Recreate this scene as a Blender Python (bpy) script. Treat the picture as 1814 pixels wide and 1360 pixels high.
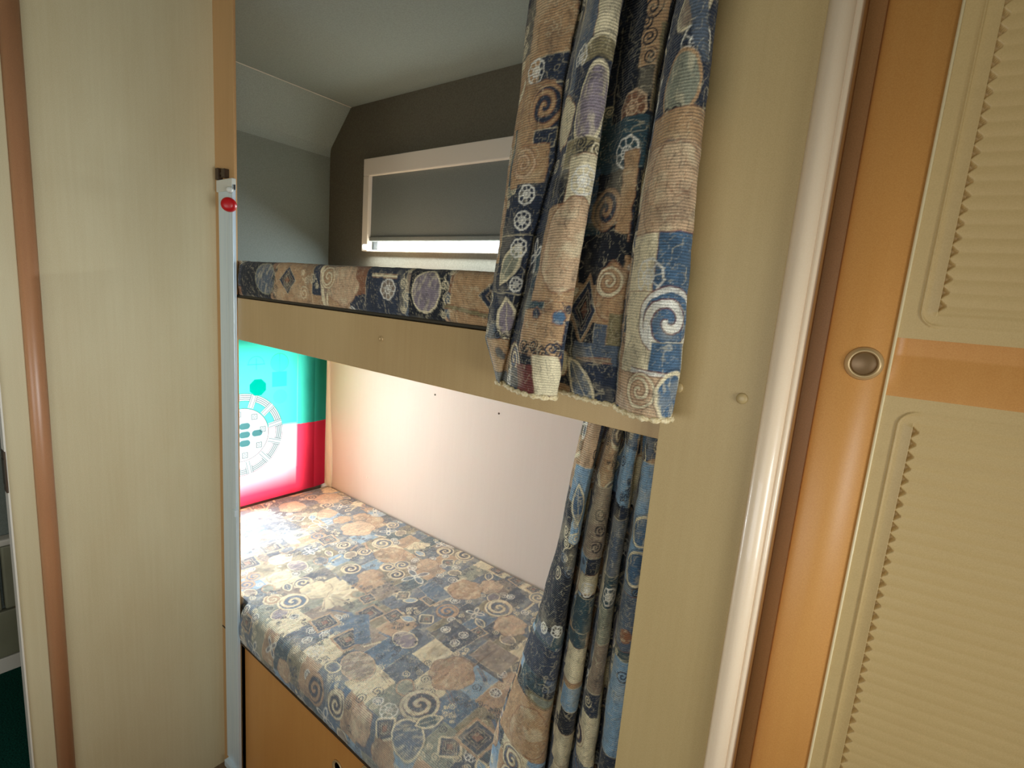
import bpy, bmesh, math
import numpy as np
from mathutils import Matrix, Vector

# ------------------------------------------------------------------ camera, world, lights, exposure
S = bpy.context.scene
COL = S.collection
for o in list(bpy.data.objects):
    bpy.data.objects.remove(o)

cam_d = bpy.data.cameras.new('camera')
cam = bpy.data.objects.new('camera', cam_d)
COL.objects.link(cam)
S.camera = cam
cam_d.sensor_width = 36.0
cam_d.lens = 905.0 / 1814.0 * 36.0
cam_d.clip_start = 0.02
cam.matrix_world = Matrix(((0.78932123, -0.16340756, 0.59183609, 0.0),
                           (0.60890045, 0.08459367, -0.78872312, 0.0),
                           (0.07881774, 0.98292516, 0.16627052, 1.22),
                           (0, 0, 0, 1)))

S.view_settings.view_transform = 'Standard'
S.view_settings.look = 'None'
S.view_settings.gamma = 1.0
S.view_settings.exposure = 0.0
S.view_settings.use_curve_mapping = False

world = bpy.data.worlds.new('sky')
S.world = world
world.use_nodes = True
world.node_tree.nodes['Background'].inputs[0].default_value = (0.80, 0.90, 1.0, 1)
world.node_tree.nodes['Background'].inputs[1].default_value = 2.6


def area(name, loc, direction, sx, sy, power, color, spread=180):
    d = bpy.data.lights.new(name, 'AREA')
    d.shape = 'RECTANGLE'
    d.size, d.size_y = sx, sy
    d.energy = power
    d.color = color
    d.spread = math.radians(spread)
    o = bpy.data.objects.new(name, d)
    o.location = loc
    o.rotation_euler = Vector(direction).to_track_quat('-Z', 'Y').to_euler()
    COL.objects.link(o)
    return o


# daylight through the windows: seating window behind the viewer, window in the bunk's end wall, slit under the blind; plus one added bunk lamp
area('daylight_rear_window', (-0.25, -1.24, 0.92), (0.0, 1, 0.0), 1.5, 0.62, 12.3, (0.95, 0.99, 1.0))
area('daylight_side_window', (0.93, 0.06, 0.98), (-1, 0.10, 0.0), 0.6, 0.5, 2.7, (0.92, 0.98, 1.0), 66)
area('daylight_bunk_window', (-2.06, 0.96, 0.66), (1, 0.0, -0.05), 0.34, 0.56, 9.5, (0.93, 0.98, 1.0))
area('added_bunk_lamp', (-1.992, 0.715, 0.66), (1, 0.0, -0.15), 0.15, 0.54, 17.5, (0.84, 0.94, 1.0))  # added lamp, hidden behind the left post, to brighten the lower bunk
area('daylight_blind_gap', (-1.28, 1.258, 1.374), (0, -0.5, -1.0), 0.86, 0.022, 10.0, (0.84, 0.94, 1.0))

# ------------------------------------------------------------------ helpers


def lin(c):
    return tuple(((v / 255.0) / 12.92 if v / 255.0 <= 0.04045 else ((v / 255.0 + 0.055) / 1.055) ** 2.4) for v in c)


def material(name, rgb, rough=0.5, metal=0.0, spec=0.5, coat=0.0, sheen=0.0):
    m = bpy.data.materials.new(name)
    m.use_nodes = True
    b = m.node_tree.nodes['Principled BSDF']
    c = lin(rgb)
    b.inputs['Base Color'].default_value = (*c, 1)
    b.inputs['Roughness'].default_value = rough
    b.inputs['Metallic'].default_value = metal
    b.inputs['Specular IOR Level'].default_value = spec
    b.inputs['Coat Weight'].default_value = coat
    b.inputs['Sheen Weight'].default_value = sheen
    return m


def add_noise(m, rgb1, rgb2, scale=(1, 1, 1), detail=4.0, nscale=8.0, lo=0.35, hi=0.65, bump=0.0, bdist=0.001):
    """procedural two-tone variation in object space"""
    nt = m.node_tree
    N = nt.nodes
    L = nt.links
    b = N['Principled BSDF']
    tc = N.new('ShaderNodeTexCoord')
    mp = N.new('ShaderNodeMapping')
    mp.inputs['Scale'].default_value = scale
    L.new(tc.outputs['Object'], mp.inputs['Vector'])
    nz = N.new('ShaderNodeTexNoise')
    nz.inputs['Scale'].default_value = nscale
    nz.inputs['Detail'].default_value = detail
    L.new(mp.outputs[0], nz.inputs['Vector'])
    cr = N.new('ShaderNodeValToRGB')
    cr.color_ramp.elements[0].position = lo
    cr.color_ramp.elements[1].position = hi
    cr.color_ramp.elements[0].color = (*lin(rgb1), 1)
    cr.color_ramp.elements[1].color = (*lin(rgb2), 1)
    L.new(nz.outputs['Fac'], cr.inputs[0])
    L.new(cr.outputs[0], b.inputs['Base Color'])
    if bump > 0:
        bp = N.new('ShaderNodeBump')
        bp.inputs['Strength'].default_value = bump
        bp.inputs['Distance'].default_value = bdist
        L.new(nz.outputs['Fac'], bp.inputs['Height'])
        L.new(bp.outputs[0], b.inputs['Normal'])
    return m


def laminate(name, base, dark, rough=0.45, spec=0.4, cloud=0.35, grain=(150, 150, 5), coat=0.0):
    """wood-print foil: fine vertical grain over soft cloudy figure"""
    m = material(name, base, rough, spec=spec, coat=coat)
    nt = m.node_tree
    N = nt.nodes
    L = nt.links
    b = N['Principled BSDF']
    tc = N.new('ShaderNodeTexCoord')

    def noise(scale, ns, det):
        mp = N.new('ShaderNodeMapping')
        mp.inputs['Scale'].default_value = scale
        L.new(tc.outputs['Object'], mp.inputs['Vector'])
        nz = N.new('ShaderNodeTexNoise')
        nz.inputs['Scale'].default_value = ns
        nz.inputs['Detail'].default_value = det
        L.new(mp.outputs[0], nz.inputs['Vector'])
        return nz
    n1 = noise(grain, 1.0, 6)
    n2 = noise((1.0, 1.0, 0.35), 6.0, 3)
    n3 = noise((1, 1, 1), 900.0, 2)

    def mixf(a, fac):
        k = N.new('ShaderNodeMapRange')
        k.inputs['From Min'].default_value = 0.3
        k.inputs['From Max'].default_value = 0.7
        k.inputs['To Min'].default_value = 0.0
        k.inputs['To Max'].default_value = fac
        L.new(a.outputs['Fac'], k.inputs[0])
        return k
    k1, k2, k3 = mixf(n1, 0.13), mixf(n2, cloud), mixf(n3, 0.35)
    s1 = N.new('ShaderNodeMath')
    s1.operation = 'ADD'
    L.new(k1.outputs[0], s1.inputs[0])
    L.new(k2.outputs[0], s1.inputs[1])
    s2 = N.new('ShaderNodeMath')
    s2.operation = 'ADD'
    s2.use_clamp = True
    L.new(s1.outputs[0], s2.inputs[0])
    L.new(k3.outputs[0], s2.inputs[1])
    mx = N.new('ShaderNodeMix')
    mx.data_type = 'RGBA'
    mx.inputs['A'].default_value = (*lin(base), 1)
    mx.inputs['B'].default_value = (*lin(dark), 1)
    L.new(s2.outputs[0], mx.inputs['Factor'])
    L.new(mx.outputs['Result'], b.inputs['Base Color'])
    bp = N.new('ShaderNodeBump')
    bp.inputs['Strength'].default_value = 0.12
    bp.inputs['Distance'].default_value = 0.0004
    L.new(n1.outputs['Fac'], bp.inputs['Height'])
    L.new(bp.outputs[0], b.inputs['Normal'])
    return m


def tag(o, label=None, cat=None, group=None, kind=None):
    if label: o['label'] = label
    if cat: o['category'] = cat
    if group: o['group'] = group
    if kind: o['kind'] = kind
    return o


def link(name, me, mat, parent=None, smooth=False):
    o = bpy.data.objects.new(name, me)
    COL.objects.link(o)
    if mat is not None:
        me.materials.append(mat)
    if parent is not None:
        o.parent = parent
        o.matrix_parent_inverse = parent.matrix_world.inverted()
    if smooth:
        me.polygons.foreach_set('use_smooth', [True] * len(me.polygons))
    return o


def empty(name, loc, label, cat, group=None):
    o = bpy.data.objects.new(name, None)
    o.location = loc
    o.empty_display_size = 0.05
    COL.objects.link(o)
    o.matrix_world = Matrix.Translation(loc)
    return tag(o, label, cat, group)


def box_bm(bm, x0, x1, y0, y1, z0, z1, mat4=None, bevel=0.0):
    vs = [Vector(p) for p in ((x0, y0, z0), (x1, y0, z0), (x1, y1, z0), (x0, y1, z0),
                              (x0, y0, z1), (x1, y0, z1), (x1, y1, z1), (x0, y1, z1))]
    if mat4 is not None:
        vs = [mat4 @ v for v in vs]
    vv = [bm.verts.new(v) for v in vs]
    fs = [bm.faces.new([vv[i] for i in f]) for f in
          ((3, 2, 1, 0), (4, 5, 6, 7), (0, 1, 5, 4), (1, 2, 6, 5), (2, 3, 7, 6), (3, 0, 4, 7))]
    if bevel > 0:
        es = list({e for f in fs for e in f.edges})
        bmesh.ops.bevel(bm, geom=es, offset=bevel, segments=2, profile=0.6, affect='EDGES')


def mesh_of(bm, name):
    bmesh.ops.recalc_face_normals(bm, faces=bm.faces)
    me = bpy.data.meshes.new(name)
    bm.to_mesh(me)
    bm.free()
    return me


def box(name, x0, x1, y0, y1, z0, z1, mat, parent=None, bevel=0.0, mat4=None):
    bm = bmesh.new()
    box_bm(bm, x0, x1, y0, y1, z0, z1, mat4, bevel)
    return link(name, mesh_of(bm, name), mat, parent)


def lathe(name, prof, loc, axis, mat, parent=None, seg=40):
    """prof = [(radius, height along axis)], spun about axis at loc"""
    q = Vector(axis).normalized().to_track_quat('Z', 'Y').to_matrix().to_4x4()
    M = Matrix.Translation(loc) @ q
    bm = bmesh.new()
    rings = []
    for r, h in prof:
        if r < 1e-6:
            rings.append([bm.verts.new(M @ Vector((0, 0, h)))])
        else:
            rings.append([bm.verts.new(M @ Vector((r * math.cos(2 * math.pi * i / seg), r * math.sin(2 * math.pi * i / seg), h))) for i in range(seg)])
    for a, b in zip(rings, rings[1:]):
        for i in range(seg):
            j = (i + 1) % seg
            if len(a) == 1 and len(b) == 1:
                continue
            if len(a) == 1:
                bm.faces.new((a[0], b[i], b[j]))
            elif len(b) == 1:
                bm.faces.new((a[i], a[j], b[0]))
            else:
                bm.faces.new((a[i], a[j], b[j], b[i]))
    for rr, fl in ((rings[0], True), (rings[-1], False)):
        if len(rr) > 1:
            bm.faces.new(rr[::-1] if fl else rr)
    return link(name, mesh_of(bm, name), mat, parent, smooth=True)


def extrude_profile(name, pts, z0, z1, mat, parent=None, smooth=True, axis='z', mat4=None):
    """closed outline pts in plan, pulled along an axis"""
    bm = bmesh.new()

    def P(a, b, c):
        v = Vector((a, b, c)) if axis == 'z' else (Vector((c, a, b)) if axis == 'x' else Vector((a, c, b)))
        return mat4 @ v if mat4 is not None else v
    lo = [bm.verts.new(P(a, b, z0)) for a, b in pts]
    hi = [bm.verts.new(P(a, b, z1)) for a, b in pts]
    n = len(pts)
    for i in range(n):
        j = (i + 1) % n
        f = bm.faces.new((lo[i], lo[j], hi[j], hi[i]))
        f.smooth = smooth
    bm.faces.new(lo[::-1])
    bm.faces.new(hi)
    me = mesh_of(bm, name)
    return link(name, me, mat, parent)


def grid_mesh(name, P, mat, parent=None, color=None, uv=None, closed=False, smooth=True):
    """P: (rows, cols, 3) array -> quad sheet, with optional point colours and uv in metres"""
    r, c, _ = P.shape
    me = bpy.data.meshes.new(name)
    idx = np.arange(r * c).reshape(r, c)
    if closed:
        nx = np.roll(idx, -1, axis=1)
        a, b, cc, d = idx[:-1], nx[:-1], nx[1:], idx[1:]
    else:
        a, b, cc, d = idx[:-1, :-1], idx[:-1, 1:], idx[1:, 1:], idx[1:, :-1]
    q = np.stack([a, b, cc, d], -1).reshape(-1, 4)
    nf = len(q)
    me.vertices.add(r * c)
    me.vertices.foreach_set('co', P.reshape(-1).astype(np.float32))
    me.loops.add(nf * 4)
    me.loops.foreach_set('vertex_index', q.reshape(-1).astype(np.int32))
    me.polygons.add(nf)
    me.polygons.foreach_set('loop_start', np.arange(0, nf * 4, 4, dtype=np.int32))
    me.polygons.foreach_set('use_smooth', np.full(nf, smooth))
    me.update(calc_edges=True)
    if uv is not None:
        ul = me.uv_layers.new(name='cloth')
        ul.data.foreach_set('uv', uv.reshape(-1, 2)[q.reshape(-1)].reshape(-1).astype(np.float32))
    if color is not None:
        ca = me.color_attributes.new(name='print', type='FLOAT_COLOR', domain='POINT')
        C4 = np.ones((r * c, 4), np.float32)
        C4[:, :3] = color.reshape(-1, 3)
        ca.data.foreach_set('color', C4.reshape(-1))
    return link(name, me, mat, parent)


# ---- numpy value noise
def hsh(i, j, s):
    h = (i.astype(np.int64) * 374761393 + j.astype(np.int64) * 668265263 + s * 1442695041) & 0x7fffffff
    h = ((h ^ (h >> 13)) * 1274126177) & 0x7fffffff
    return ((h ^ (h >> 16)) & 0xffff) / 65535.0


def vnoise(u, v, s=0):
    i, j = np.floor(u), np.floor(v)
    f, g = u - i, v - j
    f, g = f * f * (3 - 2 * f), g * g * (3 - 2 * g)
    a, b = hsh(i, j, s), hsh(i + 1, j, s)
    c, d = hsh(i, j + 1, s), hsh(i + 1, j + 1, s)
    return (a * (1 - f) + b * f) * (1 - g) + (c * (1 - f) + d * f) * g


def fbm(u, v, s=0, o=3):
    t, a, k = 0, 0.5, 0
    for _ in range(o):
        t = t + a * vnoise(u, v, s + _)
        k += a
        u, v, a = u * 2.03 + 7.1, v * 2.03 + 3.7, a * 0.5
    return t / k


# ------------------------------------------------------------------ the printed fabric
PAL = {k: np.array(lin(v)) for k, v in dict(
    navy=(54, 62, 78), dark=(34, 38, 46), slate=(96, 108, 122), blue=(84, 112, 138), sky=(140, 172, 196), teal=(60, 84, 92),
    tan=(192, 156, 116), peach=(210, 178, 142), cream=(236, 222, 184), taupe=(156, 138, 118), mauve=(146, 134, 142),
    rust=(150, 104, 76), maroon=(120, 62, 56), olive=(142, 130, 96), white=(240, 236, 222), sage=(150, 152, 132)).items()}


class Print:
    """paints the cotton print at cloth coordinates (u, v), metres"""

    def __init__(self, u, v):
        self.sh = u.shape
        self.u = u.ravel().copy()
        self.v = v.ravel().copy()
        w = 0.0016
        self.ju = self.u + w * (fbm(self.u * 90, self.v * 90, 11) - 0.5) * 2
        self.jv = self.v + w * (fbm(self.u * 90, self.v * 90, 23) - 0.5) * 2
        self.C = np.zeros((self.u.size, 3))

    def out(self):
        return self.C.reshape(*self.sh, 3)

    def put(self, idx, m, col, a=1.0):
        m = np.clip(m, 0, 1)[:, None] * a
        self.C[idx] = self.C[idx] * (1 - m) + PAL[col] * m if isinstance(col, str) else self.C[idx] * (1 - m) + col * m

    def win(self, cu, cv, R):
        idx = np.nonzero((np.abs(self.u - cu) < R) & (np.abs(self.v - cv) < R))[0]
        return idx, self.ju[idx] - cu, self.jv[idx] - cv

    def rot(self, x, y, a):
        c, s = math.cos(a), math.sin(a)
        return c * x + s * y, -s * x + c * y

    E = 0.0009

    def st(self, d, w):
        """stroke mask of half width w at distance d"""
        return np.clip((w - np.abs(d)) / self.E + 0.5, 0, 1)

    def fill(self, d):
        return np.clip(-d / self.E + 0.5, 0, 1)

    def hatch(self, idx, x, y, m, col, a=0.35, f=420, ang=0.5, s=3):
        p = self.rot(x, y, ang)
        n = fbm(p[0] * f, p[1] * f * 0.22, s, 2)
        self.put(idx, m * np.clip((n - 0.5) * 6, 0, 1), col, a)

    # ---- motifs
    def patchwork(self, seed, cw=0.062, ch=0.075, cols=('navy', 'tan', 'slate', 'peach', 'taupe', 'teal', 'cream', 'blue', 'navy', 'tan', 'slate', 'olive')):
        u, v = self.ju, self.jv
        j = np.floor(v / ch + 0.35 * (vnoise(u / 0.15, v * 0 + 0.5, seed) - 0.5))
        off = hsh(j, j * 0, seed + 5) * cw
        wv = cw * (0.75 + 0.6 * hsh(j, j * 0 + 3, seed + 6))
        i = np.floor((u + off) / wv)
        h = hsh(i, j, seed + 1)
        n = len(cols)
        k = np.minimum((h * n).astype(int), n - 1)
        P = np.array([PAL[c] for c in cols])
        self.C[:] = P[k]
        # seams drawn as fine pale and dark lines
        fu = (u + off) / wv - i
        d = np.minimum(fu, 1 - fu) * wv
        self.put(slice(None), self.st(d, 0.0008), 'cream', 0.5)

    def sketch(self, seed=0):
        """loose brush texture everywhere"""
        u, v = self.u, self.v
        n = fbm(u * 160, v * 60, 31 + seed, 3)
        self.C *= (0.80 + 0.42 * n)[:, None]
        n2 = fbm(u * 24, v * 24, 57 + seed, 3)
        m = np.clip((n2 - 0.60) * 8, 0, 1)
        self.put(slice(None), m, 'cream', 0.20)
        m = np.clip((0.38 - n2) * 8, 0, 1)
        self.put(slice(None), m, 'dark', 0.30)
        r = np.abs(fbm(u * 70, v * 70, 77 + seed, 2) - 0.5)
        self.put(slice(None), np.clip((0.022 - r) / 0.012, 0, 1), 'dark', 0.35)
        r = np.abs(fbm(u * 130, v * 130, 117 + seed, 2) - 0.5)
        self.put(slice(None), np.clip((0.030 - r) / 0.016, 0, 1), 'cream', 0.22)
        r = np.abs(fbm(u * 110 + 4, v * 110, 137 + seed, 2) - 0.5)
        self.put(slice(None), np.clip((0.030 - r) / 0.016, 0, 1), 'dark', 0.22)
        r = np.abs(fbm(u * 55 + 9, v * 55, 97 + seed, 2) - 0.5)
        self.put(slice(None), np.clip((0.016 - r) / 0.010, 0, 1), 'cream', 0.38)

    def spiral(self, cu, cv, r, a=0.0, bg='navy', line='tan', edge='rust', turns=1.8, flip=1, sy=1.0):
        idx, x, y = self.win(cu, cv, r * 1.3 * max(1, sy))
        x, y = self.rot(x * flip, y / sy, a)
        d = np.hypot(x, y)
        th = np.arctan2(y, x) / (2 * math.pi)
        self.put(idx, self.fill(d - r), bg)
        pitch = r / turns
        ph = d / pitch - th
        k = np.abs(ph - np.round(ph)) * pitch
        m = self.st(k, pitch * 0.21) * self.fill(d - r * 1.02)
        self.put(idx, m, line)
        self.put(idx, self.st(k - pitch * 0.24, 0.0009) * self.fill(d - r), edge, 0.75)
        self.put(idx, self.st(d - r, r * 0.085), line)
        self.put(idx, self.st(d - r * 1.10, 0.0009), edge, 0.7)

    def curl(self, cu, cv, r, a=0, col='dark', flip=1):
        idx, x, y = self.win(cu, cv, r * 1.2)
        x, y = self.rot(x * flip, y, a)
        d = np.hypot(x, y)
        th = np.arctan2(y, x) / (2 * math.pi)
        p = r / 2.0
        ph = d / p - th
        k = np.abs(ph - np.round(ph)) * p
        self.put(idx, self.st(k, 0.0011) * self.fill(d - r), col)

    def scroll(self, cu, cv, n=4, L=0.05, a=0.0, col='dark', r=0.008):
        c, s = math.cos(a), math.sin(a)
        for i in range(n):
            t = (i / max(1, n - 1) - 0.5) * L
            o = 0.006 * (1 if i % 2 else -1)
            self.curl(cu + c * t - s * o, cv + s * t + c * o, r * (0.8 + 0.4 * ((i * 7) % 3) / 2), i * 1.3, col, 1 if i % 2 else -1)
        idx, x, y = self.win(cu, cv, L * 0.6)
        x, y = self.rot(x, y, a)
        d = y - 0.006 * np.sin(x / L * math.pi * n)
        self.put(idx, self.st(d, 0.001) * (np.abs(x) < L / 2), col)

    def diamond(self, cu, cv, rx, ry, a=0, cols=('navy', 'taupe', 'dark', 'rust'), rim='tan', square=False):
        R = max(rx, ry) * 1.5
        idx, x, y = self.win(cu, cv, R)
        x, y = self.rot(x, y, a)
        if square:
            d = np.maximum(np.abs(x) / rx, np.abs(y) / ry)
        else:
            d = np.abs(x) / rx + np.abs(y) / ry
        m0 = min(rx, ry)
        self.put(idx, self.fill((d - 1.22) * m0), rim)
        for k, c in zip((1.0, 0.70, 0.62, 0.30), cols):
            self.put(idx, self.fill((d - k) * m0), c)
        self.put(idx, self.st((d - 1.0) * m0, 0.0008), 'cream', 0.6)
        self.put(idx, self.st((d - 0.45) * m0, 0.0007), 'cream', 0.7)

    def oval(self, cu, cv, rx, ry, a=0, bg='mauve', rim='cream', leaf=False, hat='cream'):
        idx, x, y = self.win(cu, cv, max(rx, ry) * 1.3)
        x, y = self.rot(x, y, a)
        if leaf:
            d = np.abs(x) / rx + (y / ry) ** 2 - 1
            d = d * min(rx, ry) * 0.7
        else:
            d = (np.hypot(x / rx, y / ry) - 1) * min(rx, ry)
        m = self.fill(d)
        self.put(idx, m, bg)
        self.hatch(idx, x, y, m, hat, 0.45, 300, 0.1 if not leaf else 1.5)
        self.put(idx, self.st(d, 0.0016), rim)
        self.put(idx, self.st(d - 0.0032, 0.0008), 'dark', 0.6)
        if leaf:
            self.put(idx, self.st(x, 0.0007) * m, rim, 0.8)

    def blob(self, cu, cv, r, a=0, bg='peach', lobes=5, seed=1, sy=1.0, crumple=True):
        idx, x, y = self.win(cu, cv, r * 1.5 * max(1, sy))
        x, y = self.rot(x, y / sy, a)
        th = np.arctan2(y, x)
        rr = r * (1 + 0.05 * np.sin(lobes * th + seed) + 0.035 * np.sin((lobes + 3) * th + seed * 2))
        d = np.hypot(x, y) - rr
        m = self.fill(d)
        self.put(idx, m, bg)
        n = np.abs(fbm(x * 75 + seed, y * 75, seed, 2) - 0.5)
        self.put(idx, m * np.clip((0.03 - n) / 0.02, 0, 1), 'rust', 0.5)
        n = fbm(x * 60 + seed, y * 60, seed + 9, 2)
        self.put(idx, m * np.clip((n - 0.55) * 6, 0, 1), 'cream', 0.45)
        self.put(idx, self.st(d, 0.0011), 'rust', 0.7)

    def fan(self, cu, cv, r, a=0, bg='cream'):
        idx, x, y = self.win(cu, cv, r * 1.2)
        x, y = self.rot(x, y, a)
        th = np.arctan2(y, x)
        d = np.hypot(x, y) - r * (0.9 + 0.1 * np.abs(np.sin(th * 7)))
        m = self.fill(d) * (np.abs(th) < 1.0)
        self.put(idx, m, bg)
        self.put(idx, m * np.clip(1.2 - np.abs(np.sin(th * 7)) * 4, 0, 1), 'rust', 0.7)

    def octa(self, cu, cv, r, a=0.2, col='white', bg=None):
        idx, x, y = self.win(cu, cv, r * 1.3)
        x, y = self.rot(x, y, a)
        th = np.arctan2(y, x)
        k = math.pi / 4
        t = (th + k / 2) % k - k / 2
        h = np.hypot(x, y)
        d = h * np.cos(t) - r
        if bg:
            self.put(idx, self.fill(d), bg, 0.8)
        self.put(idx, self.st(d, 0.0013), col)
        self.put(idx, self.st(h - r * 0.42, 0.0010), col)
        self.put(idx, self.fill(h - r * 0.16), col)
        self.put(idx, self.st(h * np.sin(t), 0.0008) * self.fill(d), col, 0.9)

    def flower(self, cu, cv, r, a=0, col='white', n=4, bg=None):
        idx, x, y = self.win(cu, cv, r * 1.1)
        for i in range(n):
            p, q = self.rot(x, y, a + i * 2 * math.pi / n)
            d = (np.hypot((p - r * 0.55) / (r * 0.45), q / (r * 0.22)) - 1) * r * 0.22
            if bg:
                self.put(idx, self.fill(d), bg, 0.7)
            self.put(idx, self.st(d, 0.0014), col)

    def rect(self, cu, cv, rx, ry, a=0, col='navy', edge='cream'):
        idx, x, y = self.win(cu, cv, max(rx, ry) * 1.6)
        x, y = self.rot(x, y, a)
        d = np.maximum(np.abs(x) - rx, np.abs(y) - ry) + 0.004 * (fbm(x * 60, y * 60, 3, 2) - 0.5)
        self.put(idx, self.fill(d), col)
        if edge:
            self.put(idx, self.st(d, 0.0008), edge, 0.6)

    def band(self, cu, cv, L, w, a=0, col='cream', edge='rust'):
        idx, x, y = self.win(cu, cv, L)
        x, y = self.rot(x, y, a)
        m = (np.abs(x) < L / 2)
        self.put(idx, self.st(y, w / 2) * m, col)
        if edge:
            self.put(idx, self.st(np.abs(y) - w / 2, 0.0008) * m, edge, 0.8)

    def scatter(self, seed, u0, u1, v0, v1, taken=(), density=1.0, scale=1.0):
        """fill the rest of the cloth with the same family of motifs"""
        rng = np.random.RandomState(seed)
        pts = [(a, b, r) for a, b, r in taken]
        n = int(density * (u1 - u0) * (v1 - v0) / 0.0018)
        kinds = ['blob', 'spiral', 'oval', 'scroll', 'square', 'curl', 'leaf', 'octa', 'scroll', 'blob', 'curl', 'flower', 'spiral', 'curl', 'scroll', 'band']
        for t in range(n * 3):
            k = kinds[t % len(kinds)] if t < n * 1.2 else kinds[rng.randint(len(kinds))]
            r = {'blob': 0.034, 'spiral': 0.026, 'oval': 0.024, 'square': 0.019, 'octa': 0.012, 'scroll': 0.018, 'leaf': 0.024,
                 'curl': 0.010, 'flower': 0.028, 'band': 0.02}[k] * (0.85 + 0.3 * rng.rand()) * scale
            a, b = u0 + rng.rand() * (u1 - u0), v0 + rng.rand() * (v1 - v0)
            an = rng.rand() * 6.28
            c1 = rng.randint(100)
            if any((a - p) ** 2 + (b - q) ** 2 < (0.86 * (r + s)) ** 2 for p, q, s in pts):
                continue
            pts.append((a, b, r))
            if k == 'blob':
                self.blob(a, b, r, an, ('peach', 'tan', 'cream', 'peach')[c1 % 4], 4 + c1 % 3, c1, 0.8 + 0.4 * rng.rand())
            elif k == 'spiral':
                self.spiral(a, b, r, an, ('navy', 'blue', 'slate', 'tan')[c1 % 4], ('cream', 'tan', 'cream', 'cream')[c1 % 4], flip=1 if c1 % 2 else -1)
            elif k == 'oval':
                self.oval(a, b, r, r * 0.8, an, ('mauve', 'slate', 'taupe', 'sage')[c1 % 4], ('cream', 'tan')[c1 % 2])
                self.scroll(a + r * 1.1, b, 3, r * 1.6, 1.57, 'dark', 0.006)
            elif k == 'square':
                self.diamond(a, b, r, r, (0.1, 0.8)[c1 % 2] + 0.1 * rng.rand(), rim=('tan', 'cream')[c1 % 2], square=True)
            elif k == 'octa':
                self.octa(a, b, r, an, 'white', ('navy', None, 'slate')[c1 % 3])
            elif k == 'scroll':
                self.scroll(a, b, 4, r * 2.2, an, ('dark', 'navy', 'cream')[c1 % 3], 0.007)
            elif k == 'leaf':
                self.oval(a, b, r * 0.5, r, an, ('slate', 'mauve', 'sky')[c1 % 3], 'cream', True)
            elif k == 'curl':
                self.curl(a, b, r, an, ('dark', 'cream')[c1 % 2])
            elif k == 'flower':
                self.flower(a, b, r, an, 'white', 4, ('slate', 'blue')[c1 % 2])
            elif k == 'band':
                self.band(a, b, r * 2.4, 0.008, an, ('cream', 'tan', 'blue')[c1 % 3])


def fabric_material(name, rib_period=0.003, rib_axis=1, rib=0.5, tint=1.0):
    m = material(name, (255, 255, 255), 0.85, spec=0.15, sheen=0.15)
    nt = m.node_tree
    N = nt.nodes
    L = nt.links
    b = N['Principled BSDF']
    at = N.new('ShaderNodeAttribute')
    at.attribute_name = 'print'
    uv = N.new('ShaderNodeUVMap')
    uv.uv_map = 'cloth'
    sp = N.new('ShaderNodeSeparateXYZ')
    L.new(uv.outputs[0], sp.inputs[0])
    # woven ribs
    ml = N.new('ShaderNodeMath')
    ml.operation = 'MULTIPLY'
    ml.inputs[1].default_value = 2 * math.pi / rib_period
    L.new(sp.outputs[rib_axis], ml.inputs[0])
    nz = N.new('ShaderNodeTexNoise')
    nz.inputs['Scale'].default_value = 45.0
    nz.inputs['Detail'].default_value = 3
    L.new(uv.outputs[0], nz.inputs['Vector'])
    ad = N.new('ShaderNodeMath')
    ad.operation = 'MULTIPLY_ADD'
    ad.inputs[1].default_value = 6.0
    L.new(nz.outputs['Fac'], ad.inputs[0])
    L.new(ml.outputs[0], ad.inputs[2])
    sn = N.new('ShaderNodeMath')
    sn.operation = 'SINE'
    L.new(ad.outputs[0], sn.inputs[0])
    # rib visible more in some areas than in others
    nz2 = N.new('ShaderNodeTexNoise')
    nz2.inputs['Scale'].default_value = 700.0
    nz2.inputs['Detail'].default_value = 2
    L.new(uv.outputs[0], nz2.inputs['Vector'])
    mr = N.new('ShaderNodeMapRange')
    mr.inputs['From Min'].default_value = -1
    mr.inputs['From Max'].default_value = 1
    mr.inputs['To Min'].default_value = 0.78
    mr.inputs['To Max'].default_value = 1.10
    L.new(sn.outputs[0], mr.inputs[0])
    mr2 = N.new('ShaderNodeMapRange')
    mr2.inputs['From Min'].default_value = 0.25
    mr2.inputs['From Max'].default_value = 0.75
    mr2.inputs['To Min'].default_value = 0.72
    mr2.inputs['To Max'].default_value = 1.28
    L.new(nz2.outputs['Fac'], mr2.inputs[0])
    pr = N.new('ShaderNodeMath')
    pr.operation = 'MULTIPLY'
    L.new(mr.outputs[0], pr.inputs[0])
    L.new(mr2.outputs[0], pr.inputs[1])
    pr2 = N.new('ShaderNodeMath')
    pr2.operation = 'MULTIPLY'
    pr2.inputs[1].default_value = tint
    L.new(pr.outputs[0], pr2.inputs[0])
    vm = N.new('ShaderNodeVectorMath')
    vm.operation = 'SCALE'
    L.new(at.outputs['Color'], vm.inputs[0])
    L.new(pr2.outputs[0], vm.inputs['Scale'])
    L.new(vm.outputs[0], b.inputs['Base Color'])
    bp = N.new('ShaderNodeBump')
    bp.inputs['Strength'].default_value = rib
    bp.inputs['Distance'].default_value = 0.0007
    L.new(sn.outputs[0], bp.inputs['Height'])
    nz3 = N.new('ShaderNodeTexNoise')
    nz3.inputs['Scale'].default_value = 60.0
    nz3.inputs['Detail'].default_value = 4
    L.new(uv.outputs[0], nz3.inputs['Vector'])
    bp2 = N.new('ShaderNodeBump')
    bp2.inputs['Strength'].default_value = 0.55
    bp2.inputs['Distance'].default_value = 0.004
    L.new(nz3.outputs['Fac'], bp2.inputs['Height'])
    L.new(bp.outputs[0], bp2.inputs['Normal'])
    L.new(bp2.outputs[0], b.inputs['Normal'])
    return m


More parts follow.
